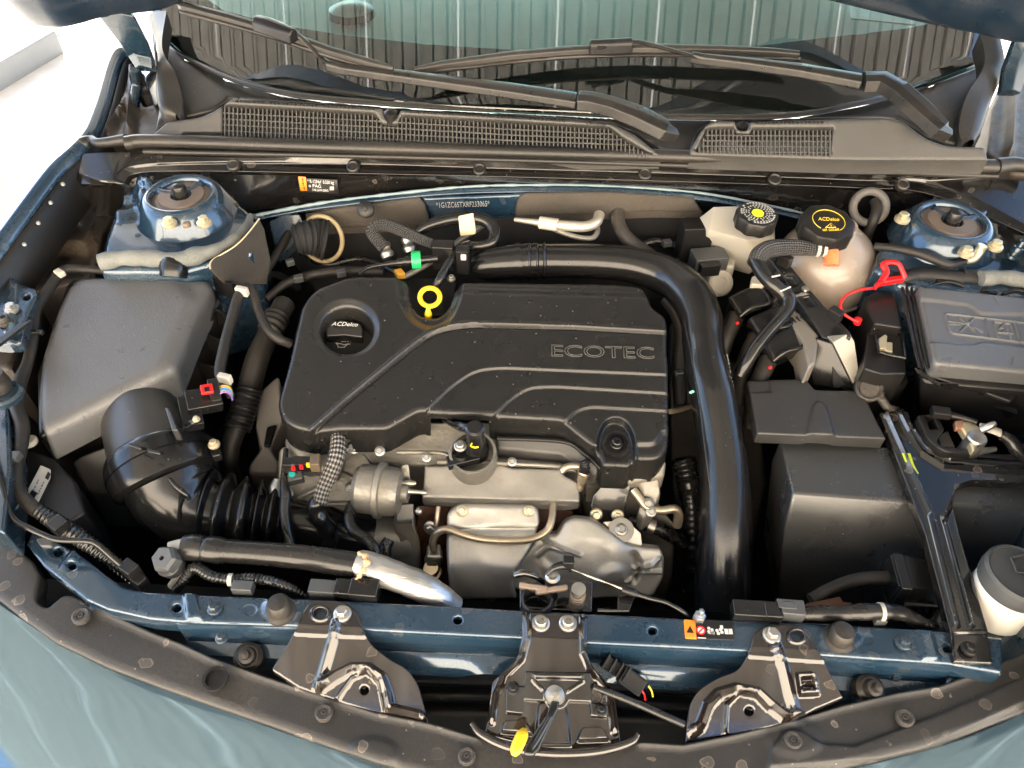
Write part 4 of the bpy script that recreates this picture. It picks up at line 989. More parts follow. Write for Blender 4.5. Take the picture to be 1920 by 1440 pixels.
def hinge(label, pts, bx_, by_):
    h = thing('bonnet_hinge_arm', label, 'hinge', A(*pts[-1][:3]), 'hood hinges')
    loops = []
    W = [(A(*p[:3]), p[3] * MM(*p[:3])) for p in pts]
    for i, (c, hw) in enumerate(W):
        loops.append([c + Vector((-hw, 0, .004)), c + Vector((-hw * .2, -.006, .012)), c + Vector((hw, 0, .004)), c + Vector((hw * .9, .012, -.006)), c + Vector((-hw * .9, .012, -.006))])
    loft('hinge_arm', loops, PAINTD, h, bevel=.002)
    bolt(bx_, by_, 1.085, 12, STEEL, h, axis=(0, -.5, -.4)); bolt(bx_, by_ + 12, 1.07, 7, STEEL, h, axis=(0, -.6, -.8))
    return h
hinge('dark blue hood hinge arm over the muddy scuttle next to pavement', [(192, -8, 1.10, 34), (218, 34, 1.085, 34), (246, 78, 1.05, 28), (264, 112, 1.015, 22), (272, 134, 1.0, 16)], 228, 26)
hinge('dark blue hood hinge arm beyond the wiper pivot', [(1960, 40, 1.10, 24), (1925, 80, 1.07, 24), (1905, 130, 1.03, 22), (1893, 180, .99, 18)], 1950, 40)
tube('post', [(252, 130, .99, 8), (256, 160, .96, 9), (250, 200, .94, 10)], PAINTD, bpy.data.objects['bonnet_hinge_arm'], n=10)

# ============================================================ engine cover, oil cap, dipstick
PC = Plane((680, 518, .872), (1210, 530, .872), (900, 790, .822))
cover = thing('engine_cover', 'large black moulded engine cover with stepped ribs and outlined lettering', 'engine cover', A(900, 700, .78))
co = [(655, 515, 18), (757, 515, 4), (767, 528, 4), (770, 562, 10), (788, 584, 12), (820, 587, 12), (842, 566, 12), (850, 536, 6), (860, 521, 4), (1150, 525), (1206, 531, 10), (1218, 552, 8), (1222, 572, 6), (1250, 592, 10), (1253, 622), (1252, 650, 6), (1255, 690, 4), (1258, 760), (1259, 830, 14), (1240, 852, 14), (1196, 852, 4), (1184, 862, 5), (1134, 860, 5), (1122, 836, 6), (1106, 824, 8), (1082, 806, 10), (1054, 783, 10), (924, 776, 6), (784, 770, 10), (748, 790, 10), (724, 804, 10), (640, 804), (584, 810, 8), (552, 803, 10), (527, 788, 14), (518, 758, 16), (540, 680), (564, 572, 14), (588, 540, 20)]
def ext(line): return [p for p in line] + [(1300, line[-1][1]), (1300, 920), (line[0][0] - 8, 920)]
l1 = [(560, 832), (650, 752), (762, 660, 30), (815, 620, 40), (880, 609, 40), (1080, 614), (1253, 624)]
l2 = [(790, 776), (846, 722, 20), (890, 692, 40), (940, 687, 20), (1250, 700)]
l3 = [(920, 780), (955, 746, 16), (990, 722, 30), (1040, 720, 20), (1256, 733)]
l4 = [(1056, 786), (1085, 762, 14), (1110, 756, 14), (1258, 764)]
pocket = [(1124, 880), (1124, 806, 24), (1140, 776, 18), (1172, 776, 18), (1192, 806, 24), (1194, 880)]
cv = relief('cover_shell', co, PC, COVERP, cover, step=3, r=11, skirt=.034, sdir=(0, -.12, -1), skirt_fn=lambda p: .034 if p[1] < 740 else (.004 if 804 < p[0] < 916 else (.012 if 604 < p[0] < 652 else .034)),
       holes=[ell(649, 615, 49, 43, 40)],
       h=[region([(840, 490), (1240, 500), (1228, 553), (852, 543)], 16, -.005),
          disc(649, 615, 60, 53, 9, -.0025),
          region([(745, 500), (752, 560, 20), (772, 600, 20), (808, 616, 20), (842, 600, 20), (862, 556, 20), (866, 500)], 16, -.008),
          ridge(l1, 5, -.0035), ridge([(p[0] - 4, p[1] - 4) for p in l1], 5, .0016), region(ext(l1), 3, -.0022),
          region(ext(l2), 3.6, -.0032), region(ext(l3), 3.6, -.0032), region(ext(l4), 3.6, -.0032), region(pocket, 7, -.011),
          region([(1200, 880), (1196, 824, 6), (1232, 824, 14), (1246, 800, 14), (1258, 800), (1300, 900)], 8, -.005), region([(1060, 900), (1062, 792, 6), (1085, 812, 8), (1108, 828, 6), (1124, 830), (1124, 900)], 8, -.006)])
class Off:
    def __init__(s, pl, d): s.pl = pl; s.n = pl.n; s.d = d
    def __call__(s, P): return s.pl(P) + s.n * s.d
text('raised_lettering', 'ECOTEC', (1031, 666), (1223, 671), 21, Off(PC, -.0022), mat('lettering_plastic', (.10, .098, .092), .3), cover, lift=.0006, fill=False, wire=.00055)
cs = A(1155, 829, .822)
lathe('screw_seat', A(1156, 832, .815), [(.0165, -.003), (.0165, .003), (.0135, .003), (.0125, -.005), (.007, -.006), (0, -.006)], DARK, cover, axis=PC.n, n=26)
bolt(1156, 831, .813, 13, SATIN, cover, 'screw', axis=PC.n, kind='torx')
for (x_, y_, z_, r_) in ((0, 0, 0, 0),): pass
cap = thing('oil_filler_cap', 'black oil filler cap with white lettering sunk in the engine cover', 'cap', A(646, 622, .82))
PO = Plane((600, 600, .828), (700, 602, .828), (650, 660, .812))
pc_ = A(645, 630, .816)
lathe('cap_disc', pc_, [(.0295, -.035), (.0295, -.006), (.028, -.002), (.025, 0), (0, 0)], SATIN, cap, axis=PO.n, n=40)
lathe('well', pc_, [(.046, -.03), (.050, -.03), (.050, .004)], CAVITY, cap, axis=PO.n, n=32)
grip = slab('grip', [(612, 603, .838), (640, 599, .838), (676, 605, .838), (680, 614, .836), (680, 632, .829), (645, 628, .829), (611, 630, .829), (610, 613, .836)], None, .014, SATIN, cap, bevel=.0025)
PG = Plane((611, 606, .839), (677, 608, .839), (640, 614, .8375))
text('lettering', 'ACDelco', (622, 611), (671, 613), 7, PG, WPRINT, grip, lift=.0012, shear=.25)
PD = Plane((620, 640, .8165), (680, 640, .8165), (650, 655, .8125))
text('lettering', 'dexos', (632, 641), (660, 642), 6, PD, WPRINT, cap, lift=.0012)
text('lettering', 'SAE 0W-20', (634, 601), (674, 605), 4, Off(PO, .0085), GPRINT, cap)
oc = [(630, 644), (634, 648), (634, 652), (646, 652), (652, 646), (657, 646)]
W_ = PD(np.array(oc, float)) + PD.n * .0014
tube('oil_can_symbol', [(*v, .0005) for v in W_], WPRINT, cap, n=6, res=1, world=True)
W_ = PD(np.array([(630, 644), (640, 645.5), (645, 647.5), (652, 646)], float)) + PD.n * .0014
tube('oil_can_symbol', [(*v, .0005) for v in W_], WPRINT, cap, n=6, res=1, world=True)
dip = thing('oil_dipstick', 'bright yellow ring handle of the oil dipstick in the cover notch', 'dipstick', A(804, 580, .84))
dx, dy, dz = frame((0, -.62, .78)); dc = A(806, 557, .862)
tube('ring_handle', [(*(dc + dx * math.cos(a) * .0135 + dy * math.sin(a) * .0125), .0034) for a in np.linspace(0, 2 * math.pi, 33)], YELLOW, dip, n=12, res=1, world=True, caps=False)
tube('stem', [(804, 572, .856, 5), (803, 580, .852, 4.5), (803, 588, .846, 7), (803, 592, .84, 7)], YELLOW, dip, n=14)
# ============================================================ charge air pipe
cpipe = thing('charge_air_pipe', 'fat glossy black charge air pipe looping around the engine cover', 'pipe', A(1360, 1000, .6))
def clampmod(L_):
    m = np.ones_like(L_)
    for c_, w_, a_ in ((.065, .004, .10), (.078, .003, .07), (.088, .003, .08)): m += a_ * np.exp(-((L_ - c_) / w_) ** 2)
    return m
tube('pipe', [(893, 506, .835, 20), (905, 499, .842, 28), (950, 492, .85, 32), (1005, 489, .85, 32), (1060, 489, .85, 32), (1130, 491, .85, 33), (1195, 499, .85, 34), (1252, 518, .85, 37), (1294, 553, .85, 40), (1314, 596, .845, 39), (1318, 640, .835, 38), (1325, 690, .828, 39), (1338, 750, .815, 41), (1350, 820, .79, 43), (1358, 890, .765, 46), (1360, 970, .735, 49), (1357, 1050, .70, 51), (1353, 1140, .66, 52)], SATIN, cpipe, n=28, res=12, mod=clampmod)
for x_, r_ in ((992, 35), (1006, 34), (1020, 35)): tube('clamp_rib', [(x_ - 3, 489, .85, r_ - 1), (x_, 489, .85, r_ + 1.5), (x_ + 3, 489, .85, r_ - 1)], SATIN, cpipe, n=28, res=4)
tube('mould_seam', [(1283, 600, .868, 1.5), (1298, 680, .855, 1.5), (1312, 760, .84, 1.5), (1322, 840, .82, 1.6), (1332, 920, .79, 1.6)], SATIN, cpipe, n=6)
PP = Plane((1335, 660, .8555), (1366, 668, .842), (1350, 760, .831))
class Rot90:
    pass
lab = ((1352, 668, 1370, 752, '>PA66-GF35<'), (1342, 674, 1354, 720, '78 5055'), (1360, 664, 1374, 735, '84519 1127'))
for (a, b, c, d, s_) in lab:
    text('mould_text', s_, (a, b), (c, d), 7, Off(PP, .001), GPRINT, cpipe, lift=.001)
tag(block('paint_tick', A(1297, 735, .86), (.006, .003, .001), mat('mint_paint', (.3, .75, .55), .5), None, rot=(0, 0, 35), bevel=0), 'mint green paint tick on the charge air pipe', 'paint mark')

# ============================================================ engine block, coil, actuator, shields
eng = thing('engine_block', 'bare cast aluminium engine head and timing cover below the black cover', 'engine', A(850, 900, .5))
slab('head_casting', [(536, 815, .765), (640, 806, .772), (790, 790, .772), (930, 790, .772), (1060, 812, .768), (1120, 850, .762), (1120, 886, .748), (930, 880, .742), (700, 868, .742), (560, 860, .745)], None, .10, CAST, eng, bevel=.004)
slab('side_casting', [(522, 838, .752), (560, 826, .76), (640, 826, .76), (690, 850, .752), (705, 900, .735), (700, 950, .71), (640, 958, .708), (540, 946, .712), (516, 900, .73)], None, .18, CAST, eng, bevel=.006)
for p in ([(650, 915, .727, 4), (690, 945, .718, 5), (706, 962, .71, 4)], [(560, 935, .722, 4), (610, 905, .734, 5), (640, 870, .748, 4)], [(575, 944, .718, 4), (640, 945, .716, 5), (700, 940, .716, 4)], [(620, 880, .744, 4), (668, 900, .736, 5), (690, 908, .73, 4)]):
    tube('cast_rib', p, CAST, eng, n=8)
slab('solenoid_boss', [(585, 842), (622, 836), (640, 862), (628, 880), (600, 880), (586, 864)], .77, .03, CAST, eng, bevel=.006)
slab('cover_corner', [(528, 816), (560, 806), (612, 812), (606, 846), (570, 858), (540, 846)], .778, .05, CAST, eng, bevel=.010)
slab('gasket_rail', [(930, 818, .785), (1056, 824, .785), (1090, 842, .782), (1126, 872, .774), (1118, 892, .764), (1078, 866, .77), (1050, 852, .775), (932, 842, .775)], None, .02, mat('grey_engine_plastic', (.055, .053, .05), .4, bump=.2), eng, bevel=.004)
tube('rail_bead', [(932, 822, .79, 4), (1054, 828, .79, 4), (1092, 848, .786, 4), (1128, 880, .776, 4)], DARK, eng, n=8)
slab('head_flange', [(1130, 866, .775), (1250, 862, .775), (1246, 892, .765), (1180, 905, .758), (1130, 890, .765)], None, .03, CAST, eng, bevel=.004)
slab('lug', [(1195, 895, .762), (1236, 890, .762), (1240, 925, .745), (1226, 955, .73), (1208, 975, .72), (1195, 960, .725), (1206, 930, .74)], None, .03, CAST, eng, bevel=.004)
tube('cast_rib', [(820, 866, .77, 5), (930, 868, .77, 5), (1080, 876, .765, 5)], CAST, eng, n=8)
tube('cast_rib', [(745, 848, .775, 4), (830, 850, .776, 4), (840, 862, .77, 4)], CAST, eng, n=8)
slab('lower_block', [(1095, 905, .72), (1210, 905, .72), (1270, 985, .68), (1260, 1100, .60), (1100, 1060, .60)], None, .15, mat('darker_casting', (.22, .20, .17), .5, .8, bump=.4, bscale=200, dust=.4, dscale=30), eng, bevel=.006)  # lower block in a slightly darker casting tone
for i in range(4): slab('fin', [(1100, 900 + 9 * i, .742 - .006 * i), (1160, 902 + 9 * i, .742 - .006 * i), (1160, 905 + 9 * i, .738 - .006 * i), (1100, 903 + 9 * i, .738 - .006 * i)], None, .012, CAST, eng, bevel=.001)
for (x_, y_, z_, r_) in ((712, 846, .782, 10), (800, 858, .778, 9), (960, 866, .776, 9), (540, 925, .725, 10), (690, 880, .75, 9), (662, 840, .775, 13), (656, 914, .735, 9), (1215, 945, .738, 12), (664, 842, .775, 9), (1221, 960, .735, 10)): bolt(x_, y_, z_, r_, STEEL, eng, axis=(0, -.5, .8))
mnt = thing('engine_mount', 'grey cast engine mount arm between air filter box and engine cover', 'engine mount', A(500, 830, .6))
slab('mount_arm', [(492, 728, .735), (522, 700, .74), (530, 780, .715), (520, 808, .70), (508, 838, .69), (524, 868, .68), (520, 890, .672), (466, 890, .672), (464, 872, .68), (486, 842, .69), (478, 800, .70), (482, 760, .72)], None, .04, mat('dull_casting', (.26, .24, .22), .6, .5, bump=.3, bscale=200, dust=.3), mnt, bevel=.006)
slab('mount_pocket', [(500, 800), (518, 795), (506, 835), (494, 835)], .712, .006, DARK, mnt, bevel=.002)
# ignition coil
coilt = thing('ignition_coil', 'black ignition coil with yellow paint mark in aluminium well', 'ignition coil', A(890, 850, .74))
lathe('well', A(886, 848, .792), [(.030, -.06), (.0305, -.004), (.029, .001), (.026, .001), (.0245, -.012), (.0245, -.02), (0, -.02)], CAST, coilt, axis=(0, -.25, 1), n=36)
coilb = lathe('coil_body', A(893, 850, .775), [(.016, 0), (.0155, .02), (.012, .026), (.0105, .05), (.0115, .051), (.0115, .056), (.009, .058), (0, .058)], SATIN, coilt, axis=(0, -.1, 1), n=22)
block('coil_foot', A(868, 862, .785), (.04, .016, .01), SATIN, coilt, rot=(0, 0, 20))
bolt(863, 836, .80, 12, STEEL, coilt, kind='torx', axis=(0, -.2, 1))
tube('paint_mark', [(885, 831, .82, 1.6), (883, 836, .82, 1.8), (890, 839, .82, 1.8), (897, 838, .82, 1.6)], mat('paint_pen', (.75, .72, .02), .6), coilb, n=6)
tube('lead', [(832, 786, .80, 5), (850, 796, .81, 6), (866, 800, .82, 9), (884, 806, .826, 9)], SATIN, coilt, n=12, mod=lambda L_: 1 + .12 * np.sin(L_ * 900))
# wastegate actuator
act = thing('wastegate_actuator', 'round aluminium actuator canister with a rolled middle seam', 'actuator', A(715, 915, .66))
ax_ = A(760, 920, .765) - A(672, 910, .765)
lathe('canister', A(668, 914, .755), [(.012, -.002), (.026, .0), (.0305, .006), (.031, .026), (.0345, .0275), (.0355, .031), (.0345, .034), (.031, .0355), (.030, .049), (.026, .056), (.012, .058), (.012, .066), (0, .066)], CAST, act, axis=ax_, n=40)
slab('bracket', [(737, 905, .755), (752, 872, .77), (766, 868, .772), (770, 900, .758), (758, 930, .742), (772, 950, .73), (740, 950, .73), (734, 930, .74)], None, .012, CAST, act, bevel=.002)
tube('rod', [(745, 920, .755, 6), (760, 921, .755, 9), (775, 922, .755, 5), (800, 924, .755, 5)], STEEL, act, n=12)
tube('stud', [(755, 905, .765, 4), (770, 906, .765, 6), (780, 906, .765, 4)], STEEL, act, n=10)
tube('vacuum_nipple', [(668, 936, .745, 6), (662, 942, .742, 7), (655, 950, .74, 7)], CAST, act, n=10)
# turbo
tur = thing('turbocharger', 'pale aluminium turbo compressor housing next to a rusty iron flange', 'turbocharger', A(740, 1030, .5))
slab('housing', [(738, 948, .732), (775, 944, .732), (778, 985, .715), (788, 1010, .70), (786, 1088, .64), (752, 1092, .64), (742, 1060, .66), (748, 1000, .70), (736, 980, .715)], None, .06, CAST, tur, bevel=.005)
slab('face_pad', [(742, 946, .738), (776, 943, .738), (776, 974, .722), (742, 976, .722)], None, .01, ALU, tur, bevel=.002)
lathe('inlet_pipe', A(668, 1010, .66), [(.036, 0), (.036, .02), (.034, .022), (.034, .045), (.030, .06), (.030, .08)], ALU, tur, axis=A(760, 1012, .665) - A(668, 1010, .66), n=36)
lathe('band_clamp', A(676, 1010, .66), [(.0375, 0), (.0375, .013), (.036, .014)], STEEL, tur, axis=A(760, 1012, .665) - A(668, 1010, .66), n=36)
for i in range(6): tube('clamp_slot', [(674, 1020 + 4 * i, .672 - .004 * i, 1), (690, 1024 + 4 * i, .672 - .004 * i, 1)], CAVITY, tur, n=5)
slab('rust_flange', [(786, 946, .72), (850, 950, .71), (846, 1100, .61), (778, 1100, .61), (776, 1000, .68)], None, .05, RUST, tur, bevel=.003)
slab('rust_elbow', [(1004, 940, .715), (1080, 955, .705), (1070, 1000, .68), (1000, 1010, .68)], None, .05, RUST, tur, bevel=.006)
for (x_, y_, z_, r_) in ((808, 989, .712, 14), (812, 1052, .675, 17)): bolt(x_, y_, z_, r_, STEEL, tur, axis=(0, -.9, .45))
bolt(785, 958, .735, 8, STEEL, tur, axis=(1, -.3, .2))
lathe('banjo', A(812, 1075, .65), [(.012, 0), (.012, .012), (.009, .013), (.009, .03)], PIPE, tur, n=20, axis=(0, -.3, 1))
slab('banjo_block', [(800, 1018), (828, 1018), (830, 1046), (798, 1046)], .695, .02, STEEL, tur, bevel=.004)
oilp = thing('oil_feed_pipe', 'thin tan steel oil pipe bent across the heat shield', 'pipe', A(930, 1010, .7))
tube('pipe', [(813, 1030, .70, 7.5), (812, 1014, .712, 7.5), (820, 999, .724, 7.5), (838, 993, .73, 7.5), (870, 1003, .728, 7.5), (905, 1011, .724, 7.5), (960, 1014, .722, 7.5), (1000, 1010, .722, 7.5), (1024, 996, .726, 7.5), (1034, 975, .732, 7.5), (1037, 945, .735, 7)], PIPE, oilp, n=12, res=8)
tube('pipe_riser', [(818, 985, .72, 5), (820, 965, .73, 5), (822, 950, .735, 5)], PIPE, oilp, n=10)
hs1 = thing('heat_shield', 'flat dull aluminium heat shield plate over the exhaust', 'heat shield', A(930, 910, .74), 'heat shields')
PH = Plane((800, 875, .765), (1080, 880, .765), (930, 940, .742))
relief('shield_plate', [(796, 873, 4), (848, 872, 6), (862, 881, 8), (896, 881, 8), (912, 871, 6), (942, 871, 6), (960, 877), (1051, 879, 4), (1056, 890, 6), (1086, 905, 6), (1087, 946, 6), (1060, 950, 4), (1012, 947), (860, 944, 4), (790, 940, 8), (794, 905, 4)], PH, ALU, hs1, step=5, r=4, skirt=.008, noise=.0006,
       h=[ridge([(862, 884), (880, 892), (900, 884)], 9, -.004), region([(780, 935), (1100, 944), (1100, 980), (780, 970)], 8, -.006)])
hs2 = thing('heat_shield', 'curved aluminium heat shield with two hex bolts below the plate shield', 'heat shield', A(920, 1030, .6), 'heat shields')
PS = Plane((850, 955, .735), (1000, 958, .735), (880, 1100, .663))
relief('shield_sheet', [(838, 962, 8), (860, 946, 8), (1002, 948, 8), (1010, 960, 6), (1012, 980), (1000, 1010), (970, 1060), (960, 1085), (968, 1118), (860, 1122, 10), (845, 1100, 16), (838, 1010)], PS, FOIL, hs2, step=6, r=7, skirt=.02, sdir=(0, .6, -.6), noise=.0012,
       h=[lambda P: .007 * np.clip((P[:, 1] - 946) / 46, 0, 1) + .016 * np.sin(np.pi * np.clip((P[:, 1] - 992) / 132, 0, 1)), ridge([(838, 992), (920, 990), (1008, 990)], 6, -.002), ridge([(852, 1118), (846, 1060), (846, 1000)], 5, .002)])
for (x_, y_) in ((866, 958), (992, 958)): bolt(x_, y_, .742, 11, GOLD, hs2, axis=(0, -.6, .8))
hs3 = thing('heat_shield', 'crumpled bulging aluminium heat shield behind the hood latch', 'heat shield', A(1110, 1040, .6), 'heat shields')
PT = Plane((1030, 970, .73), (1200, 1000, .725), (1080, 1110, .665))
relief('shield_sheet', [(1012, 1000, 6), (1030, 1002, 8), (1044, 1000, 6), (1058, 978, 8), (1078, 970, 8), (1112, 974, 10), (1150, 1000, 12), (1176, 1020, 14), (1200, 1026, 8), (1240, 1030, 6), (1246, 1048, 6), (1244, 1085, 8), (1225, 1118, 8), (1100, 1124), (960, 1104), (958, 1078, 6), (980, 1045)], PT, FOIL, hs3, step=4, r=6, skirt=.02, sdir=(0, .6, -.6), noise=.0008,
       h=[disc(1105, 1040, 70, 60, 70, .014), disc(1040, 1040, 26, 20, 26, -.004), ridge([(1020, 1010), (1050, 1022), (1086, 1034)], 5, .006), ridge([(1010, 1040), (1030, 1024), (1060, 1030)], 5, .005), ridge([(1190, 1040), (1200, 1062), (1190, 1085)], 9, -.010), ridge([(1190, 1064), (1222, 1060), (1236, 1046)], 6, .006), ridge([(1175, 1090), (1200, 1072), (1240, 1072)], 5, .006), disc(1150, 1075, 24, 18, 24, .005)])
for (x_, y_, z_) in ((920, 1117, .645), (1130, 1105, .665)): bolt(x_, y_, z_, 12, RUSTL, hs3, axis=(0, -.6, .8))
wsh = lathe('washer', A(1165, 994, .722), [(.0155, -.002), (.0155, .0015), (.006, .002), (0, .002)], STEEL, hs3, axis=(0, -.4, 1), n=26); bolt(1165, 993, .725, 12, STEEL, hs3, axis=(0, -.4, 1))
slab('tab', [(1130, 978, .725), (1175, 975, .725), (1202, 1000, .715), (1205, 1024, .705), (1180, 1018, .708), (1150, 1000, .715)], None, .003, FOIL, hs3, bevel=.001)
# right flank of the engine: support plate, pipes, sensor
sp2 = thing('support_plate', 'black triangular support plate bolted beside the heat shield', 'bracket', A(1140, 930, .66))
loft('plate', [[A(1166, 868, .772), A(1182, 874, .77), A(1184, 905, .755), A(1170, 960, .722), A(1106, 955, .72), A(1112, 930, .735)], [v + Vector((.004, .014, -.008)) for v in (A(1166, 868, .772), A(1182, 874, .77), A(1184, 905, .755), A(1170, 960, .722), A(1106, 955, .72), A(1112, 930, .735))]], ECOAT, sp2, bevel=.0015)
for (x_, y_) in ((1118, 965), (1158, 967), (1163, 942)): bolt(x_, y_, .718, 12, GOLD, sp2, axis=(0, -.7, .6))
cp2 = thing('coolant_pipe', 'tan bent metal coolant pipe beside the charge air pipe', 'pipe', A(1230, 950, .68))
tube('pipe', [(1186, 918, .745, 8), (1200, 935, .74, 8), (1214, 952, .735, 8), (1240, 957, .732, 8), (1264, 954, .73, 9), (1272, 965, .72, 9), (1270, 985, .70, 9)], PIPE, cp2, n=12)
tube('pipe', [(1052, 884, .772, 7), (1062, 876, .776, 7), (1080, 874, .778, 7), (1100, 878, .775, 6)], PIPE, cp2, n=12)
o2 = thing('oxygen_sensor', 'brass coloured exhaust sensor with black wire beside the plate shield', 'sensor', A(1090, 890, .74))
tube('body', [(1086, 920, .748, 5), (1090, 906, .758, 8), (1093, 892, .77, 11), (1096, 884, .776, 11)], PIPE, o2, n=14, mod=lambda L_: 1 + .12 * np.sin(L_ * 500))
tube('boot', [(1095, 886, .778, 10), (1097, 872, .786, 9), (1094, 864, .79, 8)], DARK, o2, n=12, mod=lambda L_: 1 + .15 * np.sin(L_ * 1200))
gt = thing('gearbox_casing', 'dark cast gearbox casing with small lugs down beside the charge air pipe', 'gearbox', A(1290, 760, .5))
slab('casing', [(1255, 600, .66), (1300, 590, .66), (1420, 720, .62), (1440, 900, .58), (1400, 1080, .52), (1290, 1080, .52), (1262, 900, .6)], None, .12, mat('grimy_casting', (.045, .04, .035), .55, .4, bump=.5, bscale=120, dust=.4, dscale=20), gt, bevel=.01)
for (x_, y_, z_) in ((1275, 600, .80), (1281, 640, .79), (1272, 700, .77), (1278, 662, .78)): block('lug', A(x_, y_, z_), (.012, .008, .012), STEEL, gt, rot=(20, 0, 15))
tube('dipstick_pipe', [(1256, 772, .80, 5), (1274, 768, .79, 5), (1300, 760, .77, 5)], PIPE, gt, n=10)
tube('hose', [(1250, 560, .83, 14), (1270, 590, .82, 14), (1278, 630, .80, 14), (1272, 690, .77, 13), (1276, 760, .74, 13)], TAPE, gt, n=12)
low = thing('lower_hose', 'black hose with a white spring clamp in the shade under the charge pipe', 'hose', A(1225, 990, .6))
tube('hose', [(1180, 975, .69, 12), (1215, 984, .69, 13), (1250, 1000, .68, 13), (1280, 1020, .66, 13)], HOSE, low, n=12)
tube('clamp', [(1214, 984, .691, 14), (1226, 989, .689, 14.5)], STEEL, low, n=14)
tube('convoluted_hose', [(1280, 860, .72, 24), (1290, 900, .70, 22), (1298, 960, .67, 20), (1300, 1030, .63, 20), (1300, 1110, .58, 20)], HOSE, low, n=14, res=16, mod=lambda L_: 1 + .06 * np.sin(L_ * 1300))

# ============================================================ air filter box and intake
air = thing('air_filter_box', 'big black air filter box with a smooth sloping lid', 'air filter box', A(220, 650, .6))
lid = fillet([(148, 511, 26), (388, 514, 16), (394, 530, 8), (362, 600), (327, 688, 8), (230, 738, 30), (80, 814, 8), (68, 790, 12), (66, 720, 30), (74, 660, 20), (100, 580, 20), (125, 528, 16)])
PL = Plane((140, 512, .872), (390, 514, .872), (100, 800, .838))
relief('lid', [tuple(p) for p in lid], PL, LIDP, air, step=7, r=20, skirt=.028, sdir=(0, -.25, -1), h=[region([(320, 500), (420, 500), (420, 560), (340, 720), (300, 700), (362, 560)], 26, -.004)])
bodyt = [A(70, 822, .805), A(330, 700, .815), A(415, 560, .84), A(392, 520, .845), A(130, 520, .845), A(70, 700, .82)]
bodyb = [A(150, 930, .62), A(330, 940, .62), A(440, 760, .62), A(440, 600, .62), A(140, 600, .62), A(100, 780, .62)]
loft('lower_box', [bodyt, bodyb], DARK, air, bevel=.006)
slab('front_step', [(130, 866, .772), (150, 852, .778), (206, 830, .785), (240, 900, .75), (222, 926, .735), (160, 920, .738)], None, .08, PLASTIC, air, bevel=.006)
for (x0, y0, x1, y1, z_) in ((398, 530, 440, 548, .85), (398, 588, 424, 602, .82), (388, 640, 424, 655, .80), (378, 692, 415, 706, .775)):
    a, b = A(x0, y0, z_), A(x1, y1, z_); c = (a + b) / 2
    block('side_rib', c, ((b - a).length, .003, .03), DARK, air, rot=(0, 0, math.degrees(math.atan2(b.y - a.y, b.x - a.x))), bevel=.0005)
tube('rim_flange', [(396, 525, .848, 5), (440, 522, .84, 4), (456, 545, .835, 4), (430, 640, .80, 4), (412, 720, .775, 4)], DARK, air, n=8)
lathe('screw_boss', A(400, 514, .855), [(.014, -.02), (.014, 0), (.011, .003), (.008, 0), (0, 0)], DARK, air, n=20); bolt(398, 514, .858, 7, SATIN, air, 'screw', kind='torx')
tube('inlet_stub', [(325, 520, .878, 24), (326, 504, .886, 26), (326, 496, .888, 26)], SATIN, air, n=22)
tube('rim_eyelet', [(222, 514, .865, 3), (228, 502, .868, 3), (240, 500, .868, 3), (250, 506, .866, 3)], DARK, air, n=8)
tube('outlet_snout', [(252, 748, .795, 66), (266, 784, .792, 72), (284, 826, .785, 80), (300, 860, .776, 88)], PLASTIC, air, n=40, res=8)
slab('snout_ridge', [(308, 762), (318, 765), (334, 806), (322, 806)], .858, .02, PLASTIC, air, bevel=.002)
duct = thing('intake_hose', 'black ribbed rubber intake hose with a wide banded collar', 'hose', A(400, 950, .6))
tube('collar', [(296, 850, .778, 92), (300, 862, .775, 98), (310, 888, .768, 100), (316, 902, .763, 98), (320, 912, .76, 84)], SATIN, duct, n=44, res=6)
tube('band_clamp', [(302, 864, .775, 100), (308, 880, .771, 102)], SATIN, duct, n=44, res=3, caps=False)
tube('elbow', [(316, 900, .764, 84), (330, 928, .752, 80), (356, 950, .74, 74), (390, 960, .732, 66), (410, 963, .728, 62)], SATIN, duct, n=36, res=8)
tube('bellows', [(392, 956, .735, 66), (440, 962, .73, 62), (480, 966, .722, 58), (534, 972, .714, 54)], SATIN, duct, n=36, res=34, mod=lambda L_: 1 + .17 * np.cos(2 * math.pi * L_ / .0192))
tube('outlet', [(524, 974, .71, 40), (580, 982, .70, 42), (640, 1000, .68, 46), (690, 1008, .665, 50)], SATIN, duct, n=28, res=6)
for p in ([(318, 898, .815, 4), (330, 912, .81, 5), (346, 925, .803, 5), (356, 936, .795, 4)], [(345, 930, .80, 4), (338, 950, .786, 4), (336, 975, .77, 4)]):
    tube('moulded_rib', p, SATIN, duct, n=8)
block('latch_tab', A(258, 838, .853), (.018, .004, .012), SATIN, duct, rot=(35, 0, -18)); block('latch_tab', A(292, 848, .857), (.016, .004, .008), SATIN, duct, rot=(35, 0, -12))
slab('clamp_bolt_block', [(385, 832), (400, 826), (412, 840), (414, 852), (398, 856)], .80, .012, SATIN, duct, bevel=.002); bolt(401, 833, .808, 11, GOLD, duct)
maf = thing('airflow_sensor', 'black airflow sensor plug with red lock tab and coloured wires', 'sensor', A(385, 750, .8))
zm = -34
mafb = block('plug_body', A(382, 752, .845), (.040, .026, .022), SATIN, maf, rot=(22, 10, 28)); block('plug_cap', A(402, 738, .85), (.012, .03, .024), DARK, maf, rot=(22, 10, 28))
block('lock_tab', A(388, 730, .866), (.014, .012, .006), RED, mafb, rot=(22, 10, 28)); block('lock_gap', A(388, 730, .869), (.006, .005, .003), SATIN, mafb, rot=(22, 10, 28), bevel=0)
block('sensor_base', A(358, 775, .832), (.024, .04, .02), DARK, maf, rot=(22, 10, 28)); tube('sensor_pin', [(350, 798, .84, 6), (362, 792, .845, 6), (372, 788, .845, 6)], SATIN, maf, n=12)
bolt(368, 786, .852, 7, GOLD, maf)
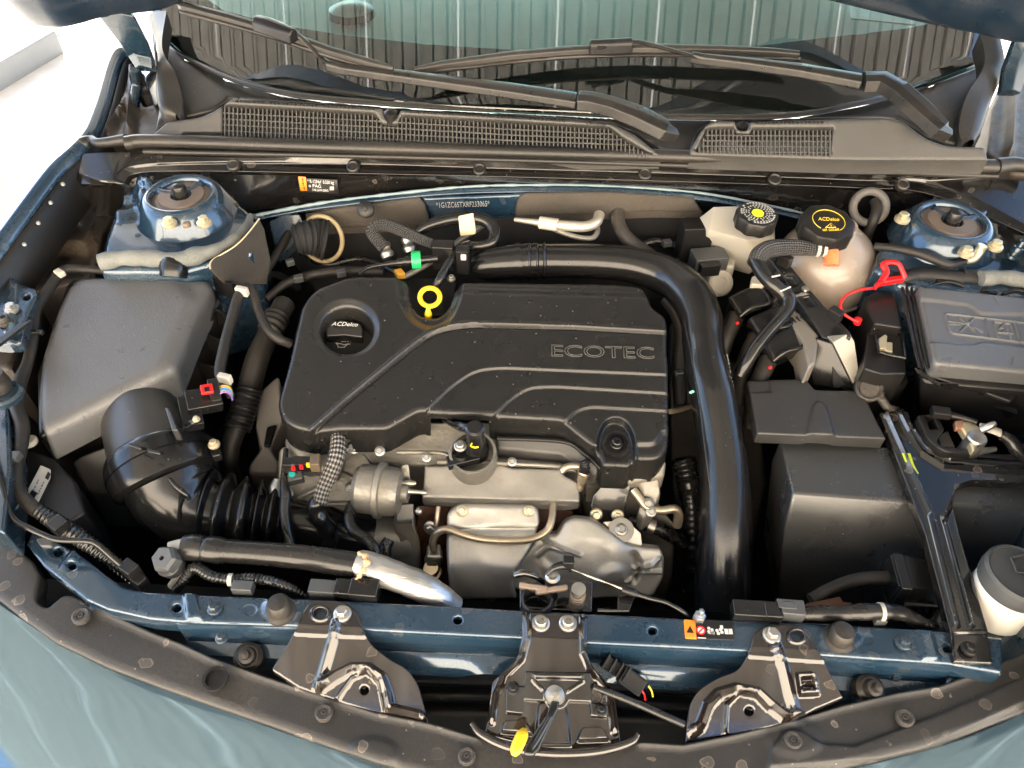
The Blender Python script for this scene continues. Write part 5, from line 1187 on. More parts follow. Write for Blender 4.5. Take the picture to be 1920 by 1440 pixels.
for i, m_ in enumerate((YELLOW, WHITE, BLUEP, GPRINT, mat('violet_wire', (.25, .12, .4), .5))):
    tube('wire', [(404, 728 + 4 * i, .854, 1.5), (420, 723 + 3 * i, .858, 1.6), (432, 728 + 3 * i, .852, 1.6), (436, 742 + 2 * i, .836, 1.5)], m_, maf, n=6)
ld = thing('sensor_harness', 'taped brown-black wire harness with white clips beside air filter box', 'harness', A(430, 640, .78))
tube('harness', [(434, 745, .83, 8), (424, 726, .84, 9), (412, 700, .848, 10), (418, 660, .855, 10), (430, 610, .862, 9), (446, 556, .87, 9), (460, 540, .87, 9), (474, 548, .866, 9), (484, 580, .858, 9), (500, 615, .85, 9), (520, 634, .842, 9), (545, 645, .83, 9)], TAPE, ld, n=10, res=8)
for (x_, y_, z_) in ((454, 546, .874), (422, 710, .852)): block('clip', A(x_, y_, z_), (.017, .008, .013), WHITE, ld, rot=(0, 0, -14))
tube('harness_branch', [(560, 410, .85, 7), (540, 440, .84, 8), (500, 505, .82, 8), (470, 520, .82, 8), (440, 545, .84, 8)], TAPE, ld, n=10)
for (x_, y_, z_) in ((496, 508, .828), (544, 492, .83)): block('clip', A(x_, y_, z_), (.012, .008, .010), GREYP, ld, rot=(0, 0, 30))
rh = thing('heater_hose', 'thick grey-brown hose running down beside the air filter box', 'hose', A(460, 760, .6))
tube('hose', [(534, 570, .80, 20), (522, 590, .80, 20), (512, 608, .80, 20)], DUSTY, rh, n=18)
tube('coupling', [(520, 592, .80, 23), (510, 612, .798, 24), (502, 626, .796, 22)], DUSTY, rh, n=18, res=10, mod=lambda L_: 1 + .07 * np.sin(L_ * 700))
tube('hose', [(504, 624, .795, 20), (484, 670, .785, 22), (472, 710, .77, 22), (462, 750, .755, 22)], TAPE, rh, n=18)
tube('convoluted_sleeve', [(470, 725, .77, 24), (456, 770, .75, 25), (444, 805, .735, 25)], DARK, rh, n=18, res=20, mod=lambda L_: 1 + .06 * np.sin(L_ * 1100))
tube('hose', [(444, 800, .735, 19), (432, 840, .715, 18), (430, 880, .69, 18), (440, 910, .66, 18)], TAPE, rh, n=18)

# ============================================================ reservoirs
brk = thing('brake_fluid_reservoir', 'cream white brake fluid reservoir with black ribbed cap and yellow centre', 'reservoir', A(1390, 470, .8))
loft('tank', [[A(1338, 388, .905), A(1400, 386, .905), A(1446, 400, .902), A(1452, 444, .893), A(1400, 450, .893), A(1330, 432, .895)],
              [A(1312, 408, .885), A(1400, 400, .885), A(1452, 420, .88), A(1454, 470, .86), A(1402, 482, .855), A(1322, 446, .865)],
              [A(1338, 470, .835), A(1400, 450, .835), A(1446, 450, .835), A(1440, 490, .832), A(1404, 510, .825), A(1342, 474, .83)],
              [A(1360, 500, .80), A(1400, 480, .80), A(1430, 480, .80), A(1424, 500, .80), A(1404, 514, .80), A(1370, 504, .80)]], WHITE, brk, bevel=.005)
slab('neck_block', [(1345, 476), (1380, 480), (1378, 500), (1352, 498)], .835, .04, WHITE, brk, bevel=.004)
for i in range(4):
    for j in range(4):
        a = Vector(A(1372 + 9 * i, 446 + 9 * j + 3 * i, .872 - .008 * j)); block('moulded_line', a, (.005, .001, .002), WHITE, brk, rot=(40, 0, -14), bevel=0)
bc = A(1418, 408, .925); bax = (.03, -.06, 1)
bcap = lathe('cap', bc, [(.0285, -.012), (.0285, .004), (.027, .007), (.0245, .008), (.024, .007), (0, .007)], DARK, brk, axis=bax, n=60, lobes=9, amp=.035)
bx_, by_, bz_ = frame(bax)
for r_ in (.0125, .0160, .0195, .0225):
    n_ = int(r_ * 1500)
    for i in range(n_):
        if rng.random() < .12: continue
        a = 2 * math.pi * i / n_
        V_ = [bc + bz_ * .0084 + (bx_ * math.cos(a + u_) + by_ * math.sin(a + u_)) * (r_ + q_) for u_, q_ in ((-.07, -.0011), (.07, -.0011), (.07, .0011), (-.07, .0011))]
        if i == 0: vv, ff = [], []
        k = len(vv); vv += V_; ff.append((k, k + 1, k + 2, k + 3))
    mk('printed_ring', vv, ff, WPRINT, bcap, smooth=False)
lathe('yellow_button', bc + bz_ * .0075, [(.0088, 0), (.0085, .0012), (.005, .0012), (.0048, .0018), (.003, .0018), (0, .0012)], mat('lime_yellow', (.75, .78, .03), .45), bcap, axis=bax, n=8)
tank = thing('coolant_tank', 'round translucent peach coolant tank with black cap and orange outlet', 'coolant tank', A(1542, 540, .75))
tc_ = A(1543, 505, .832)
pr = [(0, -.074)] + [(.0735 * math.cos(a), .0735 * math.sin(a)) for a in np.linspace(-1.45, 1.2, 22)] + [(.0265, .07), (.0255, .078)]
pr[0] = (1e-7, -.0735)
lathe('sphere', tc_, pr, TANK, tank, axis=(.0, .03, 1), n=48)
lathe('coolant_level', tc_, [(1e-7, -.0742)] + [(.0742 * math.cos(a), .0742 * math.sin(a)) for a in np.linspace(-1.45, -.62, 10)], mat('pink_coolant', (.34, .17, .13), .3, sss=.5, coat=.3), tank, axis=(.0, .03, 1), n=48)
lathe('seam', tc_, [(.0735, -.0225), (.0752, -.022), (.0752, -.0195), (.0735, -.019)], TANK, tank, axis=(.0, .03, 1), n=48)
kc = A(1551, 420, .928); kax = (.02, -.10, 1)
tcap = lathe('cap', kc, [(.036, -.020), (.0365, .000), (.035, .004), (.032, .0055), (0, .0055)], DARK, tank, axis=kax, n=72, lobes=9, amp=.03)
class CapPlane:
    def __init__(s, c, n): s.p = np.array(c); s.n = np.array(Vector(n).normalized())
    __call__ = Plane.__call__
cpq = CapPlane(kc + Vector(kax).normalized() * .006, kax)
kx, ky, kz = frame(kax)
def arc(a0, a1, r_, ry_): return [(*(kc + kz * .0063 + kx * r_ * math.cos(a) + ky * ry_ * math.sin(a)), .0005) for a in np.linspace(a0, a1, 24)]
tube('printed_ring', arc(.35, 2.6, .0215, .022), YPRINT, tcap, n=6, res=1, world=True); tube('printed_ring', arc(2.7, 4.0, .0215, .022), YPRINT, tcap, n=6, res=1, world=True); tube('printed_ring', arc(5.3, 6.6, .0215, .022), YPRINT, tcap, n=6, res=1, world=True)
text('lettering', 'ACDelco', (1534, 414), (1574, 415), 6, cpq, YPRINT, tcap, shear=.25)
tube('warning_triangle', [(*Vector(v), .0006) for v in cpq(np.array([(1548, 427), (1558, 419), (1567, 427), (1548, 427)], float)) + np.array([0, 0, .0006])], YPRINT, tcap, n=5, res=1, world=True)
text('lettering', '!', (1557, 427), (1559, 427), 5, cpq, YPRINT, tcap)
text('lettering', 'HOT  COOLANT', (1543, 434), (1574, 433), 4, cpq, YPRINT, tcap)
tube('outlet', [(1558, 497, .893, 15), (1560, 478, .902, 14), (1552, 466, .905, 12), (1538, 465, .905, 10)], ORANGE, tank, n=18)
hose1 = thing('coolant_overflow_hose', 'ribbed black hose bending from the coolant tank outlet over the bracket', 'hose', A(1450, 520, .85))
tube('sleeved_hose', [(1548, 468, .905, 12), (1520, 467, .907, 13), (1496, 464, .909, 15), (1465, 464, .91, 16), (1440, 468, .91, 17), (1424, 478, .908, 17), (1417, 494, .904, 17)], BRAID2, hose1, n=16, res=10)
for x_ in (1533, 1545): tube('clamp_band', [(x_ - 3, 467, .906, 15), (x_ + 3, 467.4, .906, 15)], WHITE, hose1, n=14)
tube('bare_hose', [(1417, 488, .905, 15), (1430, 512, .90, 14), (1448, 532, .895, 14), (1468, 549, .888, 14), (1478, 562, .884, 14), (1476, 580, .878, 13), (1462, 598, .872, 12), (1440, 622, .862, 12), (1418, 650, .85, 12), (1400, 680, .835, 12), (1386, 702, .82, 12)], SATIN, hose1, n=16, res=8)
for (x0, y0, x1, y1) in ((1448, 519, 1462, 516), (1464, 546, 1482, 538)): tube('white_stripe', [(x0, y0, .912, 1.6), (x1, y1, .906, 1.6)], WPRINT, hose1, n=6)
# ============================================================ control unit and bracket
ecu = thing('control_unit_bracket', 'black slotted plastic bracket standing diagonally beside coolant tank', 'bracket', A(1530, 620, .75))
PE = Plane((1450, 480, .885), (1485, 500, .885), (1580, 640, .855))
relief('bracket_top', [(1436, 482, 4), (1456, 474, 5), (1484, 500, 6), (1516, 540), (1553, 582, 4), (1592, 620, 6), (1596, 634, 4), (1563, 640, 6), (1540, 634), (1524, 606), (1490, 558), (1466, 518)], PE, SATIN, ecu, step=5, r=3, skirt=.03,
       h=[region([(1470, 518, 3), (1486, 516, 3), (1498, 532, 3), (1484, 538, 3)], 3, -.004), region([(1502, 556, 4), (1518, 552, 4), (1532, 572, 4), (1516, 574, 4)], 3, -.004), ridge([(1486, 556), (1508, 548)], 3, .003)])
for (a, b) in ((1472, 488), (1566, 590)): block('clip_block', A(a, b, .892), (.018, .012, .016), DARK, ecu, rot=(0, 0, -48))
lathe('clip_screw', A(1510, 542, .882), [(.0055, 0), (.005, .002), (0, .0025)], STEEL, ecu, n=14)
loft('end_face', [[A(1562, 642, .858), A(1594, 624, .862), A(1600, 640, .855), A(1616, 730, .80), A(1606, 732, .80)], [v + Vector((-.004, .03, -.01)) for v in (A(1562, 642, .858), A(1594, 624, .862), A(1600, 640, .855), A(1616, 730, .80), A(1606, 732, .80))]], mat('lit_bracket_plastic', (.34, .32, .28), .45, bump=.2), ecu, bevel=.0015)  # pale grey paints the lit end of the black bracket
loft('side_face', [[A(1530, 634, .85), A(1560, 644, .856), A(1604, 732, .80), A(1524, 722, .80), A(1520, 690, .81)], [v + Vector((.0, .02, -.01)) for v in (A(1530, 634, .85), A(1560, 644, .856), A(1604, 732, .80), A(1524, 722, .80), A(1520, 690, .81))]], SATIN, ecu, bevel=.002)
loft('gusset', [[A(1560, 668, .835), A(1576, 664, .838), A(1600, 728, .80), A(1562, 728, .80)], [v + Vector((0, .01, .0)) for v in (A(1560, 668, .835), A(1576, 664, .838), A(1600, 728, .80), A(1562, 728, .80))]], CAVITY, ecu, bevel=.001)
cu = thing('engine_control_unit', 'silver engine control unit edge behind three black plugs', 'control unit', A(1490, 590, .78))
slab('casing', [(1430, 532), (1448, 526), (1536, 628), (1530, 680), (1516, 690), (1506, 640)], .848, .05, mat('dusty_silver', (.26, .24, .21), .5, .5, dust=.3, dscale=40), cu, bevel=.004)
slab('corner_tab', [(1410, 518), (1424, 512), (1446, 516), (1432, 534), (1408, 532)], .862, .01, mat('pale_bracket', (.5, .45, .36), .5, .2), cu, bevel=.002)
tube('tab', [(1502, 690, .82, 3), (1512, 680, .83, 5), (1522, 690, .825, 4)], mat('bare_metal_tab', (.7, .66, .58), .35, .8), cu, n=8)
def plug(label, x_, y_, z_, rz, blue):
    p = thing('harness_plug', label, 'plug', A(x_, y_, z_ - .03), 'plugs of the control unit')
    c = A(x_, y_, z_)
    block('plug_body', c, (.052, .036, .036), SATIN, p, rot=(18, -12, rz), bevel=.006, seg=3)
    d = Matrix.Rotation(R(rz), 3, 'Z')
    block('plug_head', c + d @ Vector((.036, .004, .004)), (.024, .042, .032), DARK, p, rot=(18, -12, rz), bevel=.002)
    for i in range(3): block('plug_rib', c + d @ Vector((.028 + .007 * i, .002, .021)), (.002, .04, .004), DARK, p, rot=(18, -12, rz), bevel=.0005)
    tube('lever', [(*(c + d @ Vector(q)), .003) for q in ((-.026, -.02, .004), (-.012, -.022, .017), (.016, -.022, .02), (.02, .02, .022))], SATIN, p, n=8, world=True)
    tube('wire_bundle', [(*(c + d @ Vector((-.02, -.006, -.008))), .012), (*(c + d @ Vector((-.05, -.03, -.03))), .012), (*(c + d @ Vector((-.06, -.05, -.08))), .012)], TAPE, p, n=10, world=True)
    block('red_lock', c + d @ Vector((-.03, -.022, -.006)), (.005, .004, .004), RED, p, rot=(18, -12, rz), bevel=.001)
    if blue:
        loft('blue_seal', [[A(1498, 616, .84), A(1508, 620, .842), A(1528, 645, .838), A(1526, 672, .82)], [A(1494, 620, .836), A(1502, 626, .836), A(1521, 648, .832), A(1518, 670, .815)]], BLUEP, p, bevel=.001)
plug('topmost black harness plug of the control unit beside white reservoir', 1402, 572, .832, 24, 0)
plug('middle black harness plug of the control unit under the hose', 1440, 612, .828, 24, 0)
plug('black harness plug with a bright blue seal on the control unit', 1462, 652, .822, 26, 1)
boost = thing('brake_servo_valve', 'cream round valve cap on dark bracket behind charge air pipe', 'valve', A(1350, 530, .8))
lathe('cap', A(1352, 530, .82), [(.02, -.01), (.02, 0), (.017, .004), (.009, .004), (.008, .001), (0, .001)], WHITE, boost, axis=(.3, -.7, .7), n=24)
block('bracket', A(1325, 500, .83), (.05, .03, .05), GREYP, boost, rot=(0, 0, 12)); block('bracket', A(1300, 455, .85), (.045, .03, .07), DARK, boost, rot=(0, 0, 8)); block('bracket', A(1330, 505, .845), (.03, .01, .02), DARK, boost, rot=(0, 0, 12))
# ============================================================ fuse box
fb = thing('fuse_box', 'black fuse box with moulded warning symbols on its lid', 'fuse box', A(1820, 640, .75))
PF = Plane((1722, 540, .892), (1920, 562, .892), (1750, 680, .88))
fbl = relief('lid', [(1719, 536, 10), (1985, 566), (1990, 708), (1749, 684, 14), (1744, 650)], PF, LIDP, fb, step=2.6, r=7, skirt=.03,
       h=[region([(1700, 500), (1990, 500), (1990, 592), (1836, 590, 14), (1818, 574, 12), (1722, 562)], 5, .003), region([(1735, 642), (1824, 650, 10), (1840, 643, 10), (1990, 660), (1990, 740), (1735, 720)], 5, .003),
          ridge([(1772, 592), (1775, 589), (1990, 614)], 2.2, .002), ridge([(1772, 592), (1780, 620), (1786, 626), (1990, 652)], 2.2, .002), ridge([(1846, 598), (1856, 634)], 2, .002), ridge([(1902, 604), (1912, 642)], 2, .002),
          ridge([(1798, 596), (1828, 622)], 2.6, .002), ridge([(1824, 598), (1802, 620)], 2.6, .002), ridge([(1778, 603), (1812, 608), (1842, 622)], 2, .0015), ridge([(1778, 608), (1800, 609)], 1.8, .0012),
          ridge([(1862, 604), (1894, 608), (1900, 626), (1868, 624), (1862, 604)], 2, .002), ridge([(1880, 608), (1874, 616), (1884, 617), (1878, 624)], 1.8, .002), ridge([(1868, 626), (1872, 634)], 2, .002), ridge([(1892, 628), (1896, 636)], 2, .002),
          ridge([(1862, 560), (1866, 564), (1870, 572), (1876, 576)], 2, .001), ridge([(1890, 668), (1896, 672), (1894, 684)], 3, -.001)])
loft('case', [[A(1690, 540, .872), A(1712, 528, .875), A(1990, 550, .875), A(1990, 740, .862), A(1800, 722, .86), A(1726, 700, .86)], [A(1700, 580, .72), A(1720, 570, .72), A(1990, 600, .72), A(1990, 860, .72), A(1780, 830, .72), A(1720, 800, .72)]], DARK, fb, bevel=.004)
for i in range(3): tube('frame_bead', [(1692 + 8 * i, 540 - 3 * i, .882, 3), (1702 + 8 * i, 590, .880, 3), (1714 + 8 * i, 650, .875, 3), (1724 + 8 * i, 690, .87, 3)], DARK, fb, n=6, res=3)
for i in range(7): tube('lid_rib', [(1700 + 4 * i, 530 - i, .886, 1.4), (1702 + 4 * i, 537 - i, .886, 1.4)], DARK, fbl, n=5)
for i in range(9): tube('lid_rib', [(1716 + 5 * i, 690 + 3 * i, .874, 1.6), (1722 + 5 * i, 700 + 3 * i, .868, 1.6)], DARK, fbl, n=5)
tube('lid_clip', [(1745, 535, .886, 3), (1775, 528, .89, 3.5), (1800, 534, .89, 3.5), (1812, 542, .886, 3)], DARK, fbl, n=8); tube('lid_clip', [(1880, 552, .888, 3), (1905, 544, .89, 4), (1940, 552, .89, 4)], DARK, fbl, n=8)
for (x_, y_) in ((1762, 528), (1774, 530), (1846, 546), (1862, 550)): block('lid_bracket', A(x_, y_, .888), (.009, .004, .006), DARK, fbl, rot=(0, 0, -6), bevel=.0005)
loft('front_lip', [[A(1732, 700, .862), A(1760, 716, .86), A(1850, 722, .86), A(1848, 742, .845), A(1780, 730, .845), A(1740, 716, .85)], [v + Vector((0, .01, -.012)) for v in (A(1732, 700, .862), A(1760, 716, .86), A(1850, 722, .86), A(1848, 742, .845), A(1780, 730, .845), A(1740, 716, .85))]], SATIN, fb, bevel=.002)
slab('side_latch', [(1852, 712), (1888, 716), (1908, 740, None), (1896, 752), (1872, 744), (1850, 736)], .852, .006, DARK, fb, bevel=.002)
loft('ledge', [[A(1812, 742, .83), A(1856, 746, .83), A(1908, 768, .822), A(1908, 778, .815), A(1850, 758, .82), A(1812, 748, .825)], [v + Vector((0, .01, -.02)) for v in (A(1812, 742, .83), A(1856, 746, .83), A(1908, 768, .822), A(1908, 778, .815), A(1850, 758, .82), A(1812, 748, .825))]], DARK, fb, bevel=.001)
slab('side_case', [(1622, 556), (1645, 545), (1676, 547), (1684, 570), (1692, 614), (1640, 606), (1628, 580)], .872, .12, DARK, fb, bevel=.003)
slab('side_case', [(1628, 606), (1692, 618), (1698, 672), (1700, 700), (1654, 700), (1620, 690)], .852, .10, DARK, fb, bevel=.003)
for (x0, y0, x1, y1) in ((1638, 616, 1692, 624), (1692, 624, 1698, 672), (1698, 672, 1648, 660), (1648, 660, 1638, 616)): tube('window_frame', [(x0, y0, .862, 3), (x1, y1, .86, 3)], SATIN, fb, n=6)
slab('window_hole', [(1641, 620), (1689, 628), (1694, 668), (1651, 657)], .8555, .002, CAVITY, fb, bevel=0)
slab('terminal_tab', [(1648, 634, None), (1660, 626), (1664, 630), (1662, 652), (1650, 654)], .864, .006, GOLD, fb, bevel=.001); slab('terminal_base', [(1660, 640), (1674, 642), (1674, 660), (1658, 656)], .861, .006, GOLD, fb, bevel=.001)
for i in range(3): slab('side_step', [(1630 + 22 * i, 688 - 2 * i), (1650 + 22 * i, 686 - 2 * i), (1660 + 22 * i, 716), (1636 + 22 * i, 724)], .82 - .004 * i, .05, DARK, fb, bevel=.002)
for p in ([(1646, 470, .86, 10), (1660, 520, .87, 14), (1690, 522, .885, 14), (1720, 516, .888, 14), (1760, 518, .888, 15), (1800, 524, .886, 16)], [(1800, 520, .886, 18), (1830, 526, .884, 17), (1838, 548, .87, 15)]):
    tube('loom', p, TAPE, fb, n=12)
pt = thing('red_pull_tag', 'bright red plastic pull loop and strap beside the fuse box', 'plastic tag', A(1650, 520, .86))
tube('loop', [(1652, 528, .893, 6), (1662, 510, .90, 6), (1656, 496, .905, 6), (1668, 491, .907, 5.5), (1684, 494, .907, 5.5), (1692, 508, .90, 6), (1696, 520, .893, 7)], RED, pt, n=10, flatten=.7)
slab('base', [(1640, 532), (1650, 520), (1700, 514), (1698, 522), (1652, 530), (1644, 538)], .893, .008, RED, pt, bevel=.002)
tube('strap', [(1640, 540, .885, 2.6), (1610, 544, .885, 2.6), (1584, 556, .88, 2.6), (1576, 572, .875, 2.6), (1582, 588, .87, 2.6), (1600, 600, .865, 2.6), (1606, 602, .863, 5)], RED, pt, n=8)
lathe('strap_head', A(1608, 602, .86), [(.0048, -.004), (.0048, .004), (0, .005)], RED, pt, n=14)
# ============================================================ battery
bat = thing('battery', 'black battery box with a pale lit front chamfer under the hold-down', 'battery', A(1600, 960, .55))
def q4(z, pts): return [A(x_, y_, z) for x_, y_ in pts]
loft('battery_case', [q4(.795, [(1462, 824), (2000, 856), (2030, 964), (1487, 924)]), q4(.7605, [(1446, 862), (2010, 894), (2040, 1026), (1472, 988)]), q4(.60, [(1432, 1000), (2010, 1030), (2040, 1190), (1455, 1150)])], BATP, bat, bevel=.004)
bcv = thing('battery_cover', 'flat black plastic cover plate with a stepped corner over the battery edge', 'cover', A(1520, 770, .78))
relief('cover_plate', [(1401, 711, 6), (1512, 710, 6), (1528, 730, 5), (1616, 732, 3), (1662, 822, 3), (1420, 812, 5)], flat(.818), PLASTIC, bcv, step=5, r=3.5, skirt=.016,
       h=[region([(1512, 830), (1522, 764, 8), (1534, 752, 8), (1548, 762, 8), (1568, 830)], 5, .0035), region([(1395, 700), (1440, 700), (1446, 734), (1400, 736)], 3, -.0015)])
hd = thing('battery_hold_down', 'black enamelled steel battery hold-down strap with long pressed ribs', 'bracket', A(1750, 950, .8))
ZH = ZF(lambda x, y: .808 - .0 * y)
relief('strap', [(1648, 772, 3), (1697, 764, 3), (1708, 796, 10), (1732, 832, 24), (1776, 852, 20), (2010, 868), (2010, 912), (1822, 900, 24), (1794, 912, 18), (1786, 940, 10), (1800, 1000), (1861, 1207, 4), (1864, 1241, 3), (1792, 1238, 3), (1781, 1180), (1735, 1000)], ZH, ECOAT, hd, step=3, r=3, skirt=.010,
       h=[ridge([(1660, 776), (1700, 866), (1742, 966), (1792, 1170)], 7, .006), ridge([(1684, 772), (1704, 812), (1726, 850), (1766, 876), (2010, 890)], 6, .005), ridge([(1700, 775), (1716, 812), (1740, 844), (1780, 862), (2010, 878)], 4, .004), ridge([(1770, 980), (1790, 930), (1814, 908), (2010, 904)], 4, .003), ridge([(1766, 970), (1820, 1172)], 6, .005), region([(1786, 1186), (1860, 1184), (1870, 1250), (1790, 1250)], 5, -.003)])
bolt(1817, 1216, .809, 14, DARK, hd)
for p in ([(1694, 850, .812, 3), (1699, 866, .812, 2)], [(1704, 850, .812, 3), (1712, 872, .812, 2.5), (1722, 888, .812, 1)]): tube('paint_mark', p, mat('lime_paint', (.55, .68, .04), .6), hd, n=6, flatten=.3)
tr = thing('battery_terminal', 'cream zinc battery clamp with bolt and copper tab beside black handle', 'terminal', A(1830, 810, .8))
slab('clamp_plate', [(1796, 790), (1818, 786), (1838, 800), (1846, 816), (1838, 832), (1826, 846), (1818, 826), (1806, 806)], .832, .012, GOLD, tr, bevel=.003)
slab('copper_tab', [(1790, 788), (1808, 786), (1806, 800), (1793, 804)], .834, .008, COPPER, tr, bevel=.002)
lathe('post', A(1830, 824, .83), [(.012, -.03), (.0115, .003), (.010, .005), (0, .005)], STEEL, tr, n=24)
tube('clamp_arm', [(1838, 800, .838, 9), (1856, 804, .838, 10), (1876, 812, .836, 10)], WHITE, tr, n=10, flatten=.5); tube('bolt_shank', [(1840, 806, .842, 7), (1858, 798, .85, 7), (1866, 794, .852, 5)], STEEL, tr, n=12)
tube('stud', [(1834, 846, .815, 7), (1850, 844, .815, 6), (1866, 842, .815, 5)], STEEL, tr, n=12)
tube('cable', [(1876, 814, .834, 10), (1894, 826, .83, 12), (1910, 846, .822, 13), (1940, 870, .81, 13)], SATIN, tr, n=14)
tube('sensor_lead', [(1768, 776, .83, 8), (1790, 780, .832, 7), (1815, 786, .835, 5), (1832, 792, .836, 5)], DARK, tr, n=10); block('sensor_clip', A(1764, 774, .834), (.022, .014, .010), DARK, tr, rot=(0, 0, -8))
bh = thing('battery_grip_frame', 'dark grey plastic carrying handle frame on the battery', 'handle frame', A(1750, 810, .8))
relief('handle', [(1720, 778, 5), (1754, 774, 8), (1764, 790, 6), (1772, 806, 6), (1762, 816, 6), (1756, 830, 10), (1778, 838, 6), (1822, 842), (1822, 850), (1772, 848, 20), (1738, 822, 14)], flat(.822), DARK, bh, step=4, r=2.5, skirt=.012, holes=[[(1736, 780), (1750, 779), (1760, 802), (1744, 804)]])
slab('vent_panel', [(1758, 816), (1778, 806), (1792, 838), (1764, 836)], .815, .004, PLASTIC, bh, bevel=.002)
el = thing('vent_elbow', 'grey round vent elbow at the head of the hold-down strap', 'vent', A(1638, 735, .8))
lathe('disc', A(1630, 728, .825), [(.017, -.008), (.017, 0), (.015, .002), (.012, 0), (.0115, .002), (0, .002)], DUSTY, el, axis=(-.2, -.5, 1), n=26); tube('tube', [(1640, 740, .818, 7), (1654, 750, .815, 8), (1664, 764, .81, 8), (1680, 770, .80, 8)], DUSTY, el, n=12); tube('nipple', [(1652, 746, .82, 4), (1655, 738, .83, 3)], DUSTY, el, n=8)
# ============================================================ washer bottle, front looms
wb = thing('washer_bottle', 'white washer bottle filler with a dark grey cap', 'bottle', A(1890, 1160, .65))
wc = A(1912, 1080, .83)
lathe('neck', wc, [(.036, -.16), (.0365, -.09), (.034, -.04), (.033, 0)], mat('milky_plastic', (.70, .68, .62), .35, sss=.3), wb, axis=(.05, .05, 1), n=32)
wcap = lathe('cap', wc, [(.0355, -.014), (.0365, -.006), (.036, .004), (.033, .007), (.031, .0055), (0, .0055)], GREYP, wb, axis=(.05, .05, 1), n=40)
for (a, b) in (((1896, 1046), (1906, 1072)), ((1906, 1072), (1925, 1074)), ((1900, 1044), (1920, 1040))): tube('wiper_symbol', [(a[0], a[1], .838, 2), (b[0], b[1], .838, 2)], GREYP, wcap, n=6)
tube('side_neck', [(1880, 1120, .78, 12), (1905, 1135, .775, 18), (1940, 1150, .76, 20)], WHITE, wb, n=14)
fl = thing('front_loom', 'taped black loom with grey plug lying along the crossbar near the warning label', 'wiring loom', A(1560, 1145, .80))
block('plug', A(1416, 1147, .805), (.048, .018, .017), SATIN, fl, rot=(0, 0, -1)); block('plug', A(1448, 1149, .807), (.018, .017, .016), SATIN, fl, rot=(0, 0, -1)); block('grey_plug', A(1480, 1145, .806), (.028, .017, .018), GREYP, fl, rot=(0, 0, -2)); block('grey_plug', A(1476, 1136, .813), (.02, .009, .005), GREYP, fl, rot=(0, 0, -2))
tube('taped_loom', [(1496, 1152, .805, 8), (1520, 1150, .806, 13), (1560, 1150, .807, 14), (1610, 1148, .807, 15), (1660, 1146, .807, 15), (1690, 1150, .80, 14), (1720, 1164, .79, 13), (1760, 1180, .78, 12), (1800, 1200, .76, 12)], HOSE, fl, n=14, res=8, mod=lambda L_: 1 + .05 * np.sin(L_ * 300) + .04 * np.sin(L_ * 117))
tube('white_tie', [(1648, 1147, .807, 17.5), (1655, 1147, .807, 17.5)], WHITE, fl, n=16); block('tie_foot', A(1650, 1165, .80), (.012, .006, .01), GREYP, fl)
slab('brown_plate', [(1508, 1132), (1575, 1118), (1580, 1128), (1600, 1130), (1585, 1140), (1515, 1146)], .765, .006, RUST, fl, bevel=.001)
tube('grey_conduit', [(1520, 1124, .76, 11), (1560, 1102, .765, 11), (1610, 1086, .765, 12), (1680, 1082, .76, 13)], TAPE, fl, n=14)
bj = thing('relay_box', 'black relay box under the battery hold-down near the washer bottle', 'relay box', A(1720, 1100, .7))
block('relay_case', A(1718, 1088, .765), (.06, .04, .035), SATIN, bj, rot=(0, 0, -3)); block('relay_collar', A(1680, 1088, .765), (.012, .045, .042), SATIN, bj, rot=(0, 0, -3)); slab('metal_tab', [(1700, 1122), (1760, 1126), (1760, 1136), (1696, 1134)], .75, .004, STEEL, bj, bevel=.001)
for i in range(6): block('cooling_fin', A(1670 + 14 * i, 1132, .735), (.004, .03, .02), DARK, bj, rot=(0, 0, -3), bevel=.0005)
sc2 = thing('support_stud', 'zinc stud with nut on the crossbar beside charge air pipe', 'stud', A(1310, 1155, .80))
lathe('stud', A(1310, 1160, .80), [(.0065, 0), (.0065, .006), (.0055, .008), (.0035, .009), (.0035, .016), (.002, .018), (0, .018)], mat('blue_zinc', (.35, .42, .45), .35, .9), sc2, n=6)
# ============================================================ front hoses and cables near the air box
ac = thing('air_conditioning_hose', 'thick black hose with a torn silver foil sleeve above the crossbar', 'hose', A(600, 1060, .75))
tube('fitting', [(318, 1030, .80, 14), (336, 1026, .80, 15), (352, 1026, .80, 18)], WHITE, ac, n=16)
tube('crimp_sleeve', [(345, 1027, .80, 23), (362, 1027, .80, 25), (380, 1029, .80, 25), (384, 1029, .80, 22), (390, 1030, .80, 25), (412, 1032, .80, 25), (426, 1033, .80, 22)], HOSE, ac, n=22, res=6)
tube('rubber_hose', [(420, 1033, .80, 22), (480, 1037, .80, 22), (560, 1044, .80, 23), (630, 1054, .80, 24), (700, 1066, .80, 25)], HOSE, ac, n=22, res=8)
tube('foil_sleeve', [(672, 1058, .80, 27), (700, 1066, .80, 29), (740, 1080, .80, 28), (780, 1096, .795, 28), (815, 1114, .785, 26), (850, 1140, .765, 24)], FOILB, ac, n=26, res=10, caps=False, mod=lambda L_: 1 + .025 * np.sin(L_ * 260) * np.sin(L_ * 83))
tube('torn_edge', [(672, 1036, .822, 3), (688, 1046, .826, 5), (684, 1062, .826, 5), (676, 1076, .818, 4), (668, 1086, .81, 3)], mat('torn_foil_lining', (.55, .33, .18), .9, bump=1, bscale=500), ac, n=8, res=6, mod=lambda L_: 1 + .6 * np.sin(L_ * 700))
pv = thing('service_port', 'grey hex cap on the air conditioning service port', 'cap', A(322, 1045, .78))
